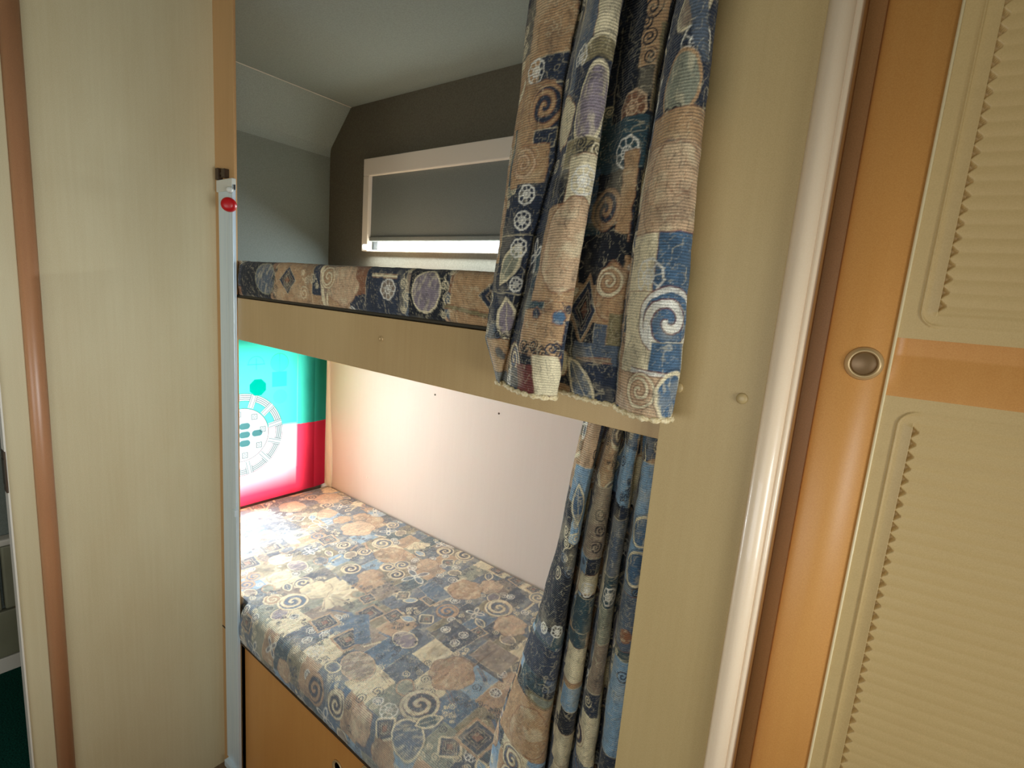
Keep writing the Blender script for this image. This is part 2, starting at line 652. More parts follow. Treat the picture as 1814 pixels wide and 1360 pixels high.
# ------------------------------------------------------------------ materials
M_panel = laminate('pale_ash_foil', (216, 205, 170), (188, 168, 126), 0.5)
M_post = laminate('pale_ash_foil_post', (204, 180, 130), (176, 148, 98), 0.5)
M_board = laminate('ash_board', (206, 178, 130), (170, 138, 92), 0.42)
M_orange = laminate('honey_beech', (220, 162, 92), (194, 128, 60), 0.42, grain=(90, 90, 4))
M_beech = laminate('beech_edge', (214, 172, 120), (180, 136, 86), 0.45, grain=(160, 160, 4))
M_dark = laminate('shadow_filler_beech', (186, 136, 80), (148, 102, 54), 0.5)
M_roll = laminate('pale_beech_roll', (255, 232, 202), (248, 218, 182), 0.34, spec=0.6, coat=0.3, cloud=0.15)
M_copper = laminate('brown_roll', (196, 142, 100), (160, 108, 74), 0.36, spec=0.6)
M_bead = material('edge_bead_highlight', (246, 226, 180), 0.3)  # light caught along the bead is put into its pale base colour
M_inlay = laminate('door_inlay', (208, 180, 126), (184, 152, 98), 0.45, cloud=0.2, grain=(3, 3, 90))
M_wall = material('brown_grey_wall_vinyl', (100, 96, 82), 0.75)
add_noise(M_wall, (94, 90, 76), (106, 102, 88), nscale=240, detail=3, bump=0.15, bdist=0.0006)
M_ceil = material('grey_ceiling_vinyl', (176, 176, 164), 0.7)
add_noise(M_ceil, (140, 150, 143), (150, 160, 153), nscale=240, detail=3, bump=0.15, bdist=0.0006)
M_wallL = material('grey_end_wall_vinyl', (176, 178, 166), 0.75)
add_noise(M_wallL, (118, 126, 118), (128, 136, 128), nscale=240, detail=3, bump=0.15, bdist=0.0006)
M_lwall = laminate('beige_wall_board', (204, 194, 186), (192, 180, 170), 0.55, cloud=0.2, grain=(120, 120, 6))
M_white = material('white_frame_plastic', (225, 218, 205), 0.4)
M_blind = material('grey_blind', (150, 148, 142), 0.75)
add_noise(M_blind, (108, 114, 110), (120, 126, 122), nscale=400)
M_alu = material('brushed_aluminium', (196, 208, 214), 0.42, metal=0.3)
add_noise(M_alu, (210, 228, 240), (226, 240, 248), scale=(60, 60, 1), nscale=5)
M_red = material('red_plastic', (190, 14, 22), 0.35)
M_nub = material('white_plastic_nub', (215, 215, 205), 0.4)
M_brown = material('dark_brown_metal', (70, 52, 34), 0.45, metal=0.3)
M_cap = material('beige_screw_cap', (190, 165, 115), 0.4)
M_brass = material('satin_lock_ring', (200, 170, 122), 0.3, metal=0.35)
M_button = material('bronze_button', (128, 100, 66), 0.4, metal=0.35)
M_carpet = material('dark_green_carpet', (10, 62, 50), 0.95, spec=0.1)
add_noise(M_carpet, (6, 46, 38), (16, 78, 64), nscale=300, detail=2, bump=0.6, bdist=0.003)
M_floor = material('brown_floor', (120, 100, 76), 0.6)
add_noise(M_floor, (104, 86, 64), (136, 116, 90), scale=(1, 8, 1), nscale=12)
M_cab = material('grey_green_cabinet', (136, 134, 110), 0.5)
add_noise(M_cab, (128, 126, 102), (146, 144, 120), nscale=5)
M_seam = material('dark_gap', (60, 54, 42), 0.7)
M_hem = material('cream_thread', (226, 206, 156), 0.85)
add_noise(M_hem, (200, 176, 126), (240, 224, 184), nscale=420, bump=0.6)
M_rail = material('white_curtain_rail', (215, 208, 196), 0.4)
M_fab = fabric_material('printed_cotton_curtain', 0.0031, 1, 0.7)
M_fabm = fabric_material('printed_cotton_mattress', 0.0034, 1, 0.4)

# ------------------------------------------------------------------ setting
ZC = 1.897     # ceiling
XL, YB = -1.98, 1.277
ZF = -0.24


def struct(o):
    o['kind'] = 'structure'
    return o


def wall_with_hole(name, plane, a0, a1, z0, z1, h, thick, mat, mat2=None, zsplit=None):
    """wall slab in plane x or y with rectangular hole h=(a0,a1,z0,z1)"""
    bm = bmesh.new()
    ax, c = plane
    rects = [(a0, h[0], z0, z1), (h[1], a1, z0, z1), (h[0], h[1], z0, h[2]), (h[0], h[1], h[3], z1)]
    for r in rects:
        if ax == 'x':
            box_bm(bm, c - thick, c, r[0], r[1], r[2], r[3])
        else:
            box_bm(bm, r[0], r[1], c, c + thick, r[2], r[3])
    bmesh.ops.remove_doubles(bm, verts=bm.verts, dist=1e-5)
    me = mesh_of(bm, name)
    o = link(name, me, mat)
    return struct(o)


# end wall of the bunks, with the lower window behind the flag
LW = (0.62, 1.126, 0.365, 0.955)
wall_left = wall_with_hole('wall_left', ('x', XL), -1.3, YB + 0.04, ZF, 1.748, LW, 0.035, M_wallL)
# long outer wall: grey above the upper bunk, beige board in the lower one
UW = (-1.70, -0.86, 1.357, 1.66)
wall_back = wall_with_hole('wall_back', ('y', YB), XL, 0.9, 1.12, ZC, UW, 0.035, M_wall)
struct(box('wall_back_lower', XL, 0.9, YB - 0.004, YB + 0.035, ZF, 1.12, M_lwall))
struct(box('wall_front', -2.0, 0.97, -1.34, -1.30, ZF, ZC, M_panel))
struct(box('wall_right', 0.96, 1.0, -1.3, 1.3, ZF, ZC, M_panel))
struct(box('floor', -2.0, 1.0, -1.34, 1.31, ZF - 0.03, ZF, M_floor))
# ceiling with a sloped cove along the end wall
cove = [(XL - 0.035, 1.735)]
for t in np.linspace(0, 1, 7):
    a = t * math.radians(42)
    cove.append((XL + 0.03 * (1 - math.cos(a)) * 0.9, 1.725 + 0.055 * math.sin(a)))
cove += [(-1.845, ZC), (1.0, ZC), (1.0, ZC + 0.03), (XL - 0.035, ZC + 0.03)]
struct(extrude_profile('ceiling', cove, -1.34, YB + 0.035, M_ceil, axis='y', smooth=False))
struct(box('trim_3', -1.849, -1.843, 0.60, YB, ZC - 0.0015, ZC + 0.001, M_white))

# seating window behind the viewer
w3 = struct(box('window_3', -1.02, 0.52, -1.30, -1.285, 0.60, 1.24, M_white))

# ---- upper window with half-drawn blind
win = struct(empty('window_2', (-1.30, YB, 1.35), None, None))
bm = bmesh.new()
fx0, fx1, fz0, fz1, fy0 = -1.722, -0.84, 1.352, 1.690, YB - 0.024
box_bm(bm, fx0, fx1, fy0, YB, 1.628, fz1, bevel=0.003)
box_bm(bm, fx0, fx0 + 0.034, fy0, YB, fz0, 1.628, bevel=0.003)
box_bm(bm, fx1 - 0.034, fx1, fy0, YB, fz0, 1.628, bevel=0.003)
link('window_frame', mesh_of(bm, 'window_frame'), M_white, win)
M_glass_lit = material('frosted_window_pane', (240, 248, 255), 0.3)
nt = M_glass_lit.node_tree
tr = nt.nodes.new('ShaderNodeBsdfTransparent')
mxs = nt.nodes.new('ShaderNodeMixShader')
mxs.inputs[0].default_value = 0.75
nt.links.new(nt.nodes['Principled BSDF'].outputs[0], mxs.inputs[1])
nt.links.new(tr.outputs[0], mxs.inputs[2])
nt.links.new(mxs.outputs[0], nt.nodes['Material Output'].inputs[0])
box('pane', UW[0], UW[1], YB + 0.012, YB + 0.016, UW[2], UW[3], M_glass_lit, win)
bl = box('blind', fx0 + 0.036, fx1 - 0.036, YB - 0.010, YB - 0.006, 1.404, 1.640, M_blind, win)
box('blind_bar', fx0 + 0.036, fx1 - 0.036, YB - 0.016, YB - 0.002, 1.390, 1.406, M_blind, bl, bevel=0.003)
box('sill_strip', fx0 + 0.012, fx1, fy0 + 0.012, YB, fz0, 1.3575, M_white, win, bevel=0.002)

# ---- lower window in the end wall, behind the flag
win1 = struct(empty('window_1', (XL, 0.8, 0.46), None, None))
bm = bmesh.new()
for r in ((LW[0] - 0.03, LW[1] + 0.012, LW[3], LW[3] + 0.02), (LW[0] - 0.03, LW[1] + 0.012, LW[2] - 0.02, LW[2]),
          (LW[0] - 0.03, LW[0], LW[2], LW[3]), (LW[1], LW[1] + 0.012, LW[2], LW[3])):
    box_bm(bm, XL - 0.03, XL + 0.004, *r, bevel=0.0015)
link('window_frame', mesh_of(bm, 'window_frame'), M_white, win1)
box('pane', XL - 0.024, XL - 0.020, LW[0], LW[1], LW[2], LW[3], M_glass_lit, win1)

# ---- partition on the left (faces the aisle), its moulding and the doorway beyond it
XP = -1.428
struct(box('wall_washroom', XP - 0.03, XP, 0.256, 0.600, ZF, ZC, M_panel))
struct(box('wall_washroom', XP - 0.03, XP, -1.30, -0.52, ZF, ZC, M_panel))
pr = [(XP - 0.03, 0.2245), (XP - 0.002, 0.2245)]
for t in np.linspace(0, 1, 13):
    a = math.pi * (1 - t)
    pr.append((XP + 0.0015 + 0.011 * math.sin(a), 0.2405 - 0.0150 * math.cos(math.pi * t)))
pr += [(XP - 0.0, 0.2565), (XP - 0.03, 0.2565)]
struct(extrude_profile('trim_1', pr, ZF, ZC, M_copper))
dr = struct(empty('door_1', (XP, 0.2, ZF), None, None))
box('door_frame', XP - 0.034, XP - 0.002, 0.184, 0.2245, ZF, ZC, M_panel, dr, bevel=0.0015)
box('door_frame', XP - 0.034, XP - 0.002, -0.52, -0.48, ZF, ZC, M_panel, dr, bevel=0.0015)
box('edge_strip', XP - 0.030, XP + 0.001, 0.1815, 0.1845, ZF, ZC, M_white, dr)
sp_ = box('striker_plate', XP - 0.024, XP + 0.002, 0.1795, 0.1830, 0.735, 0.825, M_brown, dr, bevel=0.0008)
box('latch_hole', XP - 0.020, XP + 0.0025, 0.1788, 0.1800, 0.752, 0.808, M_seam, sp_)

step = box('carpeted_step', -1.978, XP - 0.036, -1.295, 0.598, ZF, 0.0, M_carpet)
tag(step, 'dark green carpeted step floor beyond the doorway at the far left', 'carpet')
cab = empty('low_cabinet', (-1.96, 0.0, 0.0), 'grey-green low cabinet beyond the doorway, standing on the green carpet', 'cabinet')
box('plinth', -1.978, -1.958, -1.29, 0.597, 0.0, 0.047, M_white, cab, bevel=0.002)
box('body', -1.978, -1.955, -1.29, 0.597, 0.051, 0.197, M_cab, cab, bevel=0.004)
box('drawer_front', -1.978, -1.950, -1.29, 0.215, 0.204, 0.40, M_cab, cab, bevel=0.006)
box('drawer_front', -1.978, -1.950, 0.222, 0.597, 0.204, 0.40, M_cab, cab, bevel=0.006)
box('worktop', -1.978, -1.938, -1.29, 0.597, 0.405, 0.425, M_white, cab, bevel=0.006)

# ------------------------------------------------------------------ bunk bed
bunk = empty('bunk_bed', (-1.0, 0.6, ZF), 'built-in two-tier bunk bed of pale ash boards between partition and wardrobe', 'bunk bed')
box('left_post', XL, -1.354, 0.600, 0.619, ZF, ZC, M_beech, bunk)
box('post_edge', -1.354, -1.327, 0.600, 0.603, 1.447, ZC, M_beech, bunk)
box('right_post', -0.2155, -0.107, 0.588, 0.606, ZF, ZC, M_post, bunk, bevel=0.0008)
rail = box('side_rail', -1.3162, -0.16, 0.606 - 0.006, 0.6225, 1.063, 1.166, M_board, bunk, bevel=0.0008)
rail.data.materials[0] = M_board
sc = lathe('screw', [(0.0055, 0), (0.0052, 0.0012), (0.003, 0.0022), (0.0026, 0.0014), (0, 0.0014)], (-0.757, 0.600, 1.1265), (0, -1, 0), M_brass, rail, 20)
for px, pz in ((-0.1285, 1.1320), (-0.1990, 1.1320)):
    lathe('screw_cap', [(0.0062, 0), (0.0060, 0.0012), (0.0045, 0.0026), (0.002, 0.0032), (0, 0.0033)], (px, 0.588, pz), (0, -1, 0), M_cap, bunk, 24)
box('slat_base', XL + 0.002, -0.112, 0.624, YB - 0.004, 1.140, 1.166, M_beech, bunk)
box('slat_base', XL + 0.002, -0.112, 0.632, YB - 0.006, 0.185, 0.210, M_beech, bunk)
lf = box('front_panel', -1.319, -0.16, 0.612, 0.630, ZF, 0.207, M_orange, bunk)
box('support_strip', -1.319, -0.16, 0.6095, 0.620, 0.203, 0.211, M_beech, bunk)
lk = lathe('push_lock', [(0.0105, 0.0), (0.0105, -0.004), (0.013, 0.0), (0.0165, 0.003), (0.019, 0.003), (0.020, 0.0)], (-0.872, 0.612, 0.118), (0, -1, 0), M_brass, lf)
lathe('button', [(0, -0.001), (0.010, -0.001), (0.0105, -0.004)], (-0.872, 0.612, 0.118), (0, -1, 0), M_brown, lk)
lathe('push_lock', [(0.0105, 0.0), (0.013, 0.0015), (0.0165, 0.003), (0.019, 0.003), (0.020, 0.0)], (-0.765, 0.612, 0.178), (0, -1, 0), M_brass, lf)
box('end_panel', -0.112, -0.094, 0.624, YB - 0.004, ZF, ZC, M_lwall, bunk)

# ---- corner bead between flag wall and beige board
bm = bmesh.new()
z_ = np.linspace(0.30, 1.10, 40)
prof = []
for zz in z_:
    w_ = 0.026 + 0.022 * math.exp(-((zz - 0.42) / 0.22) ** 2)
    ring = []
    for t in np.linspace(0, math.pi / 2, 7):
        ring.append((XL + 0.001 + w_ * math.cos(t) * 1.4, YB - 0.004 - 0.014 * math.sin(t), zz))
    ring.append((XL + 0.001, YB - 0.004, zz))
    prof.append(ring)
P = np.array(prof)
struct(grid_mesh('trim_4', P, M_white, None))
for nm, (mx_, mz_) in zip(('wall_mark',) * 3, ((-1.295, 0.856), (-1.665, 0.44), (-0.999, 0.847))):
    struct(lathe('trim_5', [(0.0035, 0), (0.003, 0.0012), (0, 0.0015)], (mx_, YB - 0.004, mz_), (0, -1, 0), M_brown if mz_ > 0.5 else M_white, None, 16))


# ------------------------------------------------------------------ mattresses
def mattress(name, x0, x1, yf, yb, zb, zt, rf, step, label, paint, bulge=0.006):
    """profile runs from the back bottom over the top and round the front edge; cloth v = distance from the back edge"""
    pts = [(yb, zb), (yb, (zb + zt) / 2), (yb, zt - 0.012), (yb - 0.012, zt)]
    n = int((yb - 0.012 - (yf + rf)) / step)
    for k in range(1, n + 1):
        pts.append((yb - 0.012 - (yb - 0.012 - yf - rf) * k / n, zt))
    na = max(4, int(rf * 1.57 / step))
    for k in range(1, na + 1):
        a = math.pi / 2 * k / na
        pts.append((yf + rf - rf * math.sin(a), zt - rf + rf * math.cos(a)))
    nf = int((zt - rf - zb - 0.008) / step)
    for k in range(1, nf + 1):
        t = k / nf
        pts.append((yf - bulge * math.sin(math.pi * t), zt - rf - (zt - rf - zb - 0.008) * t))
    pts += [(yf + 0.008, zb), (yf + 0.03, zb)]
    pts = np.array(pts)
    v = np.concatenate([[0], np.cumsum(np.hypot(*np.diff(pts, axis=0).T))])
    m = int((x1 - x0) / step)
    xs = np.linspace(x0, x1, m + 1)
    V, X = np.meshgrid(v, xs, indexing='ij')
    P = np.zeros((len(v), m + 1, 3))
    P[..., 0] = X
    P[..., 1] = pts[:, 0][:, None]
    P[..., 2] = pts[:, 1][:, None]
    bump = 0.004 * (fbm(X * 9, V * 9, 5, 3) - 0.5) + 0.0018 * (fbm(X * 55, V * 30, 9, 3) - 0.5)
    top = np.clip((P[..., 2] - (zt - 0.5 * rf)) / (0.4 * rf), 0, 1)
    P[..., 2] += bump * top
    P[..., 1] -= bump * (1 - top) * (P[..., 1] < yf + rf)
    # quilting seams: shallow dents
    # the cushion is notched round the two upright posts
    P[..., 1] = np.where(X < -1.3155, np.maximum(P[..., 1], 0.6215), np.where(X > -0.214, np.maximum(P[..., 1], 0.608), P[..., 1]))
    pr = Print(X, V)
    paint(pr, v)
    o = grid_mesh(name, P, M_fabm, None, pr.out(), np.stack([X, V], -1))
    # closed ends and underside
    bm = bmesh.new()
    for xe in (x0, x1):
        vs = [bm.verts.new((xe, a, b)) for a, b in pts[::6]]
        bm.faces.new(vs)
    vs = [bm.verts.new(p) for p in ((x0, yf + 0.03, zb), (x1, yf + 0.03, zb), (x1, yb, zb), (x0, yb, zb))]
    bm.faces.new(vs)
    link('underside', mesh_of(bm, 'underside'), M_seam, o)
    tag(o, label, 'mattress')
    return o


# v on the lower mattress: back edge top at ~0.12; helper to convert from depth y to v
LZB, LZT, LYF, LYB = 0.213, 0.332, 0.600, 1.268


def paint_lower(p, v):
    p.patchwork(4, 0.070, 0.085, ('slate', 'tan', 'sage', 'cream', 'teal', 'slate', 'blue', 'navy', 'sky', 'slate', 'olive', 'taupe'))
    off = (LZT - 0.012 - LZB) + 0.017 + (LYB - 0.012)   # v = off - y on the top
    T = LOWER_MOTIFS
    taken = [(m[1], off - m[2], m[3]) for m in T]
    p.scatter(12, -1.98, -0.1, 0.1, v[-1], taken, 2.4)
    for k, x, y, r, *a in T:
        draw(p, k, x, off - y, r, *a)
    p.sketch(1)
    p.C[:] = p.C * 0.82 + 0.15 * np.array((0.88, 0.97, 1.08))     # window light and grazing sheen painted in as a pale bluish lift


def draw(p, k, x, y, r, *a):
    if k == 'blob': p.blob(x, y, r, *a)
    elif k == 'spiral': p.spiral(x, y, r, *a)
    elif k == 'sq': p.diamond(x, y, r, r, a[0] if a else 0.1, rim='tan', square=True)
    elif k == 'oval': p.oval(x, y, r, r * 0.75, *a)
    elif k == 'fan': p.fan(x, y, r, *a)
    elif k == 'flower': p.flower(x, y, r, *a)
    elif k == 'octa': p.octa(x, y, r, *a)
    elif k == 'scroll': p.scroll(x, y, 4, r * 2, *a)
    elif k == 'dia': p.diamond(x, y, r, a[0])
    elif k == 'ell': p.oval(x, y, r, *a)
    elif k == 'rect': p.rect(x, y, r, *a)
    elif k == 'leaf': p.oval(x, y, r * 0.5, r, a[0] if a else 0, a[1] if len(a) > 1 else 'slate', 'cream', True)
    elif k == 'curl': p.curl(x, y, r, *a)
    elif k == 'band': p.band(x, y, r * 2, *a)


LOWER_MOTIFS = [
    ('blob', -1.815, 1.0304, 0.05, 0, 'peach'),
    ('blob', -1.7958, 1.1816, 0.055, 0, 'peach', 6),
    ('blob', -1.4862, 1.1024, 0.06, 0, 'peach', 5),
    ('fan', -1.2653, 1.184, 0.06, 0.4),
    ('blob', -1.2581, 1.064, 0.05, 1, 'tan'),
    ('spiral', -1.3349, 1.0952, 0.034, 0, 'slate', 'cream'),
    ('spiral', -1.0757, 1.2416, 0.032, 0, 'navy', 'cream'),
    ('sq', -1.563, 0.812, 0.028),
    ('sq', -1.5174, 0.7136, 0.03),
    ('sq', -1.4838, 0.9752, 0.026),
    ('sq', -1.0397, 0.8216, 0.026, 0.05),
    ('sq', -1.0925, 0.7136, 0.026, 0.15),
    ('sq', -0.9917, 0.716, 0.028, 0.1),
    ('sq', -0.9701, 0.9848, 0.022, 0.1),
    ('sq', -0.8477, 1.2488, 0.022, 0.2),
    ('sq', -0.9341, 1.2512, 0.02, 0.1),
    ('sq', -0.5548, 0.7184, 0.03, 0.05),
    ('oval', -1.3997, 0.8144, 0.036, 0, 'mauve'),
    ('fan', -1.2053, 0.7856, 0.075, -0.3, 'cream'),
    ('blob', -1.2413, 0.7808, 0.045, 0, 'cream'),
    ('spiral', -1.2365, 0.7064, 0.038, 0, 'blue', 'cream'),
    ('flower', -1.6134, 1.0256, 0.045),
    ('flower', -1.0949, 1.0352, 0.045, 0.3, 'white', 4, 'blue'),
    ('rect', -0.9917, 1.0184, 0.05, 0.03, 0.2, 'blue', 'cream'),
    ('blob', -0.9317, 1.0904, 0.052, 0, 'tan', 5),
    ('spiral', -0.8021, 1.0904, 0.038, 1, 'slate', 'cream'),
    ('blob', -0.7277, 1.0496, 0.045, 0, 'peach', 6),
    ('rect', -0.8093, 0.9152, 0.05, 0.045, 0.1, 'navy', 'cream'),
    ('octa', -0.8429, 0.9152, 0.012),
    ('octa', -0.7925, 0.932, 0.012),
    ('octa', -0.7877, 0.8936, 0.012),
    ('oval', -0.8885, 0.8144, 0.036, 0, 'mauve', 'cream'),
    ('scroll', -0.8909, 0.7832, 0.035, 0.6),
    ('scroll', -0.8861, 0.8528, 0.035, 0.6),
    ('scroll', -0.8309, 0.7712, 0.04, 0),
    ('oval', -0.8981, 0.6776, 0.05, 0.3, 'taupe', 'peach'),
    ('blob', -0.7181, 0.812, 0.055, 0, 'tan', 4, 2),
    ('curl', -0.7493, 0.7568, 0.014),
    ('curl', -0.6461, 0.8168, 0.013, 1),
    ('scroll', -0.6173, 0.776, 0.04, -0.5),
    ('spiral', -0.7037, 0.6968, 0.04, 0, 'navy', 'cream'),
    ('curl', -0.8117, 0.622, 0.014),
    ('curl', -0.7997, 0.6584, 0.016, 1, 'navy'),
    ('oval', -0.6605, 0.6245, 0.044, 0.5, 'slate', 'cream'),
    ('rect', -0.6797, 0.9248, 0.05, 0.04, 0, 'taupe', 'cream'),
    ('rect', -1.0037, 0.7664, 0.06, 0.02, 0.6, 'blue', None),
    ('spiral', -0.9509, 0.5691, 0.034, 0, 'navy', 'tan'),
    ('octa', -0.7397, 0.6416, 0.018),
    ('leaf', -0.6557, 0.68, 0.03, 0.5, 'teal'),
    ('oval', -0.9365, 0.6368, 0.02, 0, 'slate'),
    ('octa', -1.0133, 0.6392, 0.018),
    ('blob', -1.0805, 0.5442, 0.03, 0, 'tan'),
]


def paint_upper(p, v):
    p.patchwork(8, 0.10, 0.20, ('navy', 'tan', 'tan', 'navy', 'slate', 'rust', 'taupe'))
    vt = (UZT - 0.012 - UZB) + 0.017 + (UYB - 0.012) - (UYF + 0.02) + 0.0314   # v where the front face starts
    c = vt + 0.018
    p.scatter(3, -1.98, -0.4, vt - 0.03, v[-1] + 0.01, [(x, c, 0.05) for x in (-1.19, -1.10, -1.01, -0.88, -0.79, -0.70, -0.60, -0.54)], 1.2)
    p.rect(-1.23, c, 0.07, 0.06, 0, 'dark', None)
    p.oval(-1.185, c, 0.045, 0.035, 0.2, 'slate', 'sage')
    p.rect(-1.065, c, 0.075, 0.06, 0, 'tan', 'cream')
    p.scroll(-1.14, c + 0.01, 4, 0.06, 1.5, 'dark')
    p.diamond(-1.085, c, 0.034, 0.030)
    p.scroll(-1.0, c - 0.005, 4, 0.06, 0.2, 'cream', 0.009)
    p.curl(-1.02, c + 0.025, 0.016, 0, 'cream')
    p.band(-0.955, c, 0.09, 0.012, 1.4, 'cream')
    p.blob(-0.885, c, 0.052, 0.3, 'peach', 5, 2, 0.8)
    p.spiral(-0.935, c - 0.012, 0.022, 0, 'tan', 'cream')
    p.rect(-0.755, c, 0.055, 0.06, 0, 'navy', 'cream')
    p.octa(-0.745, c + 0.002, 0.018, 0.2, 'white', 'taupe')
    p.band(-0.76, c - 0.022, 0.07, 0.007, 0, 'cream')
    p.scroll(-0.70, c, 4, 0.07, 1.5, 'cream', 0.009)
    p.rect(-0.645, c, 0.045, 0.06, 0, 'dark', None)
    p.oval(-0.648, c, 0.034, 0.036, 0.2, 'mauve', 'cream')
    p.scroll(-0.60, c, 4, 0.07, 1.5, 'cream', 0.009)
    p.rect(-0.52, c, 0.068, 0.06, 0, 'tan', 'cream')
    p.diamond(-0.485, c, 0.045, 0.036)
    p.band(-0.55, c + 0.026, 0.10, 0.008, 0.1, 'olive')
    p.sketch(2)


UZB, UZT, UYF, UYB = 1.168, 1.257, 0.604, 1.268
up_m = mattress('mattress', XL + 0.006, -0.118, UYF, UYB, UZB, UZT, 0.02, 0.0022,
                'thin patterned mattress on the upper bunk behind the ash rail', paint_upper, 0.003)
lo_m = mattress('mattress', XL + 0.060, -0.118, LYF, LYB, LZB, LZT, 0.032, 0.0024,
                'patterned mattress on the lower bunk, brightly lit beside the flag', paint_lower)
for o, zz, yy in ((up_m, UZB + 0.002, UYF + 0.004), (lo_m, LZB + 0.004, LYF + 0.002)):
    bm = bmesh.new()
    a = [bm.verts.new((XL + 0.05, yy + 0.0035 * math.cos(t), zz + 0.0035 * math.sin(t))) for t in np.linspace(0, 2 * math.pi, 10)[:-1]]
    b = [bm.verts.new((-0.12, q.co.y, q.co.z)) for q in a]
    for i in range(9):
        bm.faces.new((a[i], a[(i + 1) % 9], b[(i + 1) % 9], b[i]))
    link('piping', mesh_of(bm, 'piping'), M_seam if o is up_m else M_brown, o, smooth=True)

# ------------------------------------------------------------------ flag hung over the end window
fy = np.concatenate([np.linspace(0.80, 0.87, 30)[:-1], np.arange(0.87, 1.267, 0.0011), [1.268]])
fz = np.arange(0.335, 1.055, 0.0012)
Yg, Zg = np.meshgrid(fy, fz)
X = np.full_like(Yg, XL + 0.042)
X += 0.004 * np.sin(Yg * 40 + 2 * fbm(Yg * 3, Zg * 3, 2)) * np.clip((Yg - 1.08) / 0.06, 0, 1)
X += 0.003 * (fbm(Yg * 8, Zg * 5, 4) - 0.5)
X -= 0.022 * np.clip((Yg - 1.20) / 0.07, 0, 1)
fl = Print(Yg, Zg)
F = lambda c: np.array(lin(c))
GREEN, RED, WHITE = F((52, 158, 136)), F((218, 50, 72)), F((226, 240, 236))
LINE = F((28, 38, 38))
yy, zz = fl.u, fl.v
split = 0.633 + 0.004 * np.sin(yy * 14)
fl.C[:] = np.where((zz > split)[:, None], GREEN, RED)
pale = np.clip((0.645 - zz) / 0.02, 0, 1) * np.clip((zz - 0.37) / 0.13, 0, 1) * np.clip((1.118 - yy) / 0.006, 0, 1)  # overexposed window backlight painted into the flag colours
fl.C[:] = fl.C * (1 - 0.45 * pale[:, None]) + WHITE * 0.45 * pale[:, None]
cy_, cz_ = 0.893, 0.621
dy, dz = yy - cy_, zz - cz_
rr = np.hypot(dy, dz)
th = np.arctan2(dz, dy)


def fput(m, col, a=1.0):
    m = np.clip(m, 0, 1)[:, None] * a
    fl.C[:] = fl.C * (1 - m) + col * m


def sm(d, w, e=0.0012):
    return np.clip((w - np.abs(d)) / e + 0.5, 0, 1)


WHITE = F((116, 122, 120))      # stitched white crest, two layers of cloth
fput(sm(rr - 0.148, 0.013), WHITE)
for r_ in (0.162, 0.155, 0.148, 0.141, 0.134):
    fput(sm(rr - r_, 0.0012), LINE, 0.95)
sector = (th / (math.pi / 6)) % 1
for a_ in np.arange(0, 12):
    ang = a_ * math.pi / 6 + 0.2
    dd = dy * -math.sin(ang) + dz * math.cos(ang)
    fwd = dy * math.cos(ang) + dz * math.sin(ang)
    m = sm(dd, 0.012) * (fwd > 0) * (rr > 0.108) * (rr < 0.162)
    fput(m, WHITE)
    for o_ in (-0.012, -0.006, 0.006, 0.012):
        fput(sm(dd - o_, 0.0011) * (fwd > 0) * (rr > 0.108) * (rr < 0.162), LINE, 0.8)
fput(np.clip((0.105 - rr) / 0.001, 0, 1), WHITE)
fput(sm(rr - 0.105, 0.0014), LINE, 0.95)
TEAL = F((18, 62, 62))
for qy, qz in ((0.905, 0.655), (0.905, 0.621), (0.905, 0.587), (0.953, 0.621), (0.857, 0.621)):
    d_ = np.maximum(np.hypot(np.clip(np.abs(yy - qy) - 0.008, 0, 1), zz - qz) - 0.0125, -1)
    fput(np.clip(-d_ / 0.001 + 0.5, 0, 1), TEAL, 0.9)
for k_ in range(8):
    a_ = k_ * math.pi / 4 + 0.15
    qy, qz = cy_ + 0.083 * math.cos(a_), cz_ + 0.083 * math.sin(a_)
    u_, v_ = np.abs(yy - qy), np.abs(zz - qz)
    fput(sm(np.maximum(u_, v_) - 0.010, 0.0011) + sm(u_ + v_ - 0.006, 0.001), LINE, 0.95)
k8 = np.maximum(np.maximum(np.abs(yy - 0.957), np.abs(zz - 0.802)), (np.abs(yy - 0.957) + np.abs(zz - 0.802)) * 0.7071)
fput(np.clip((0.033 - k8) / 0.002, 0, 1), F((0, 100, 84)))
k8 = np.maximum(np.abs(yy - 1.043), np.abs(zz - 0.828))
fput(np.clip((0.031 - k8) / 0.002, 0, 1), F((0, 190, 130)), 0.55)
k8 = np.hypot(yy - 1.046, zz - 0.757)
fput(np.clip((0.030 - k8) / 0.002, 0, 1), F((40, 190, 140)), 0.45)
k8 = np.hypot(yy - 1.043, zz - 0.895)
fput(np.clip((0.036 - k8) / 0.002, 0, 1), F((30, 180, 140)), 0.45)
fput(sm(k8 - 0.036, 0.0008) + sm(yy - 1.043, 0.0008) * (k8 < 0.036), LINE, 0.6)
k8 = np.hypot(yy - 0.951, zz - 0.893)
fput(sm(k8 - 0.030, 0.0008) * (zz > 0.893) + sm(zz - 0.892, 0.0012) * (np.abs(yy - 0.951) < 0.034) + sm(yy - 0.951, 0.001) * (k8 < 0.022), F((0, 110, 90)), 0.7)
# serif capital letter near the lower corner of the panel
fput(sm(yy - 1.100, 0.0028) * (np.abs(zz - 0.502) < 0.020) + (sm(zz - 0.522, 0.0018) + sm(zz - 0.482, 0.0018)) * (np.abs(yy - 1.100) < 0.009), F((170, 160, 165)), 0.8)
for y_ in (1.045, 1.062):
    fput(sm(yy - y_, 0.0016) * (np.abs(zz - 0.502) < 0.014), F((200, 180, 190)), 0.5)
fput(sm(yy - 1.118, 0.0012) * (zz > 0.45), WHITE, 0.5)

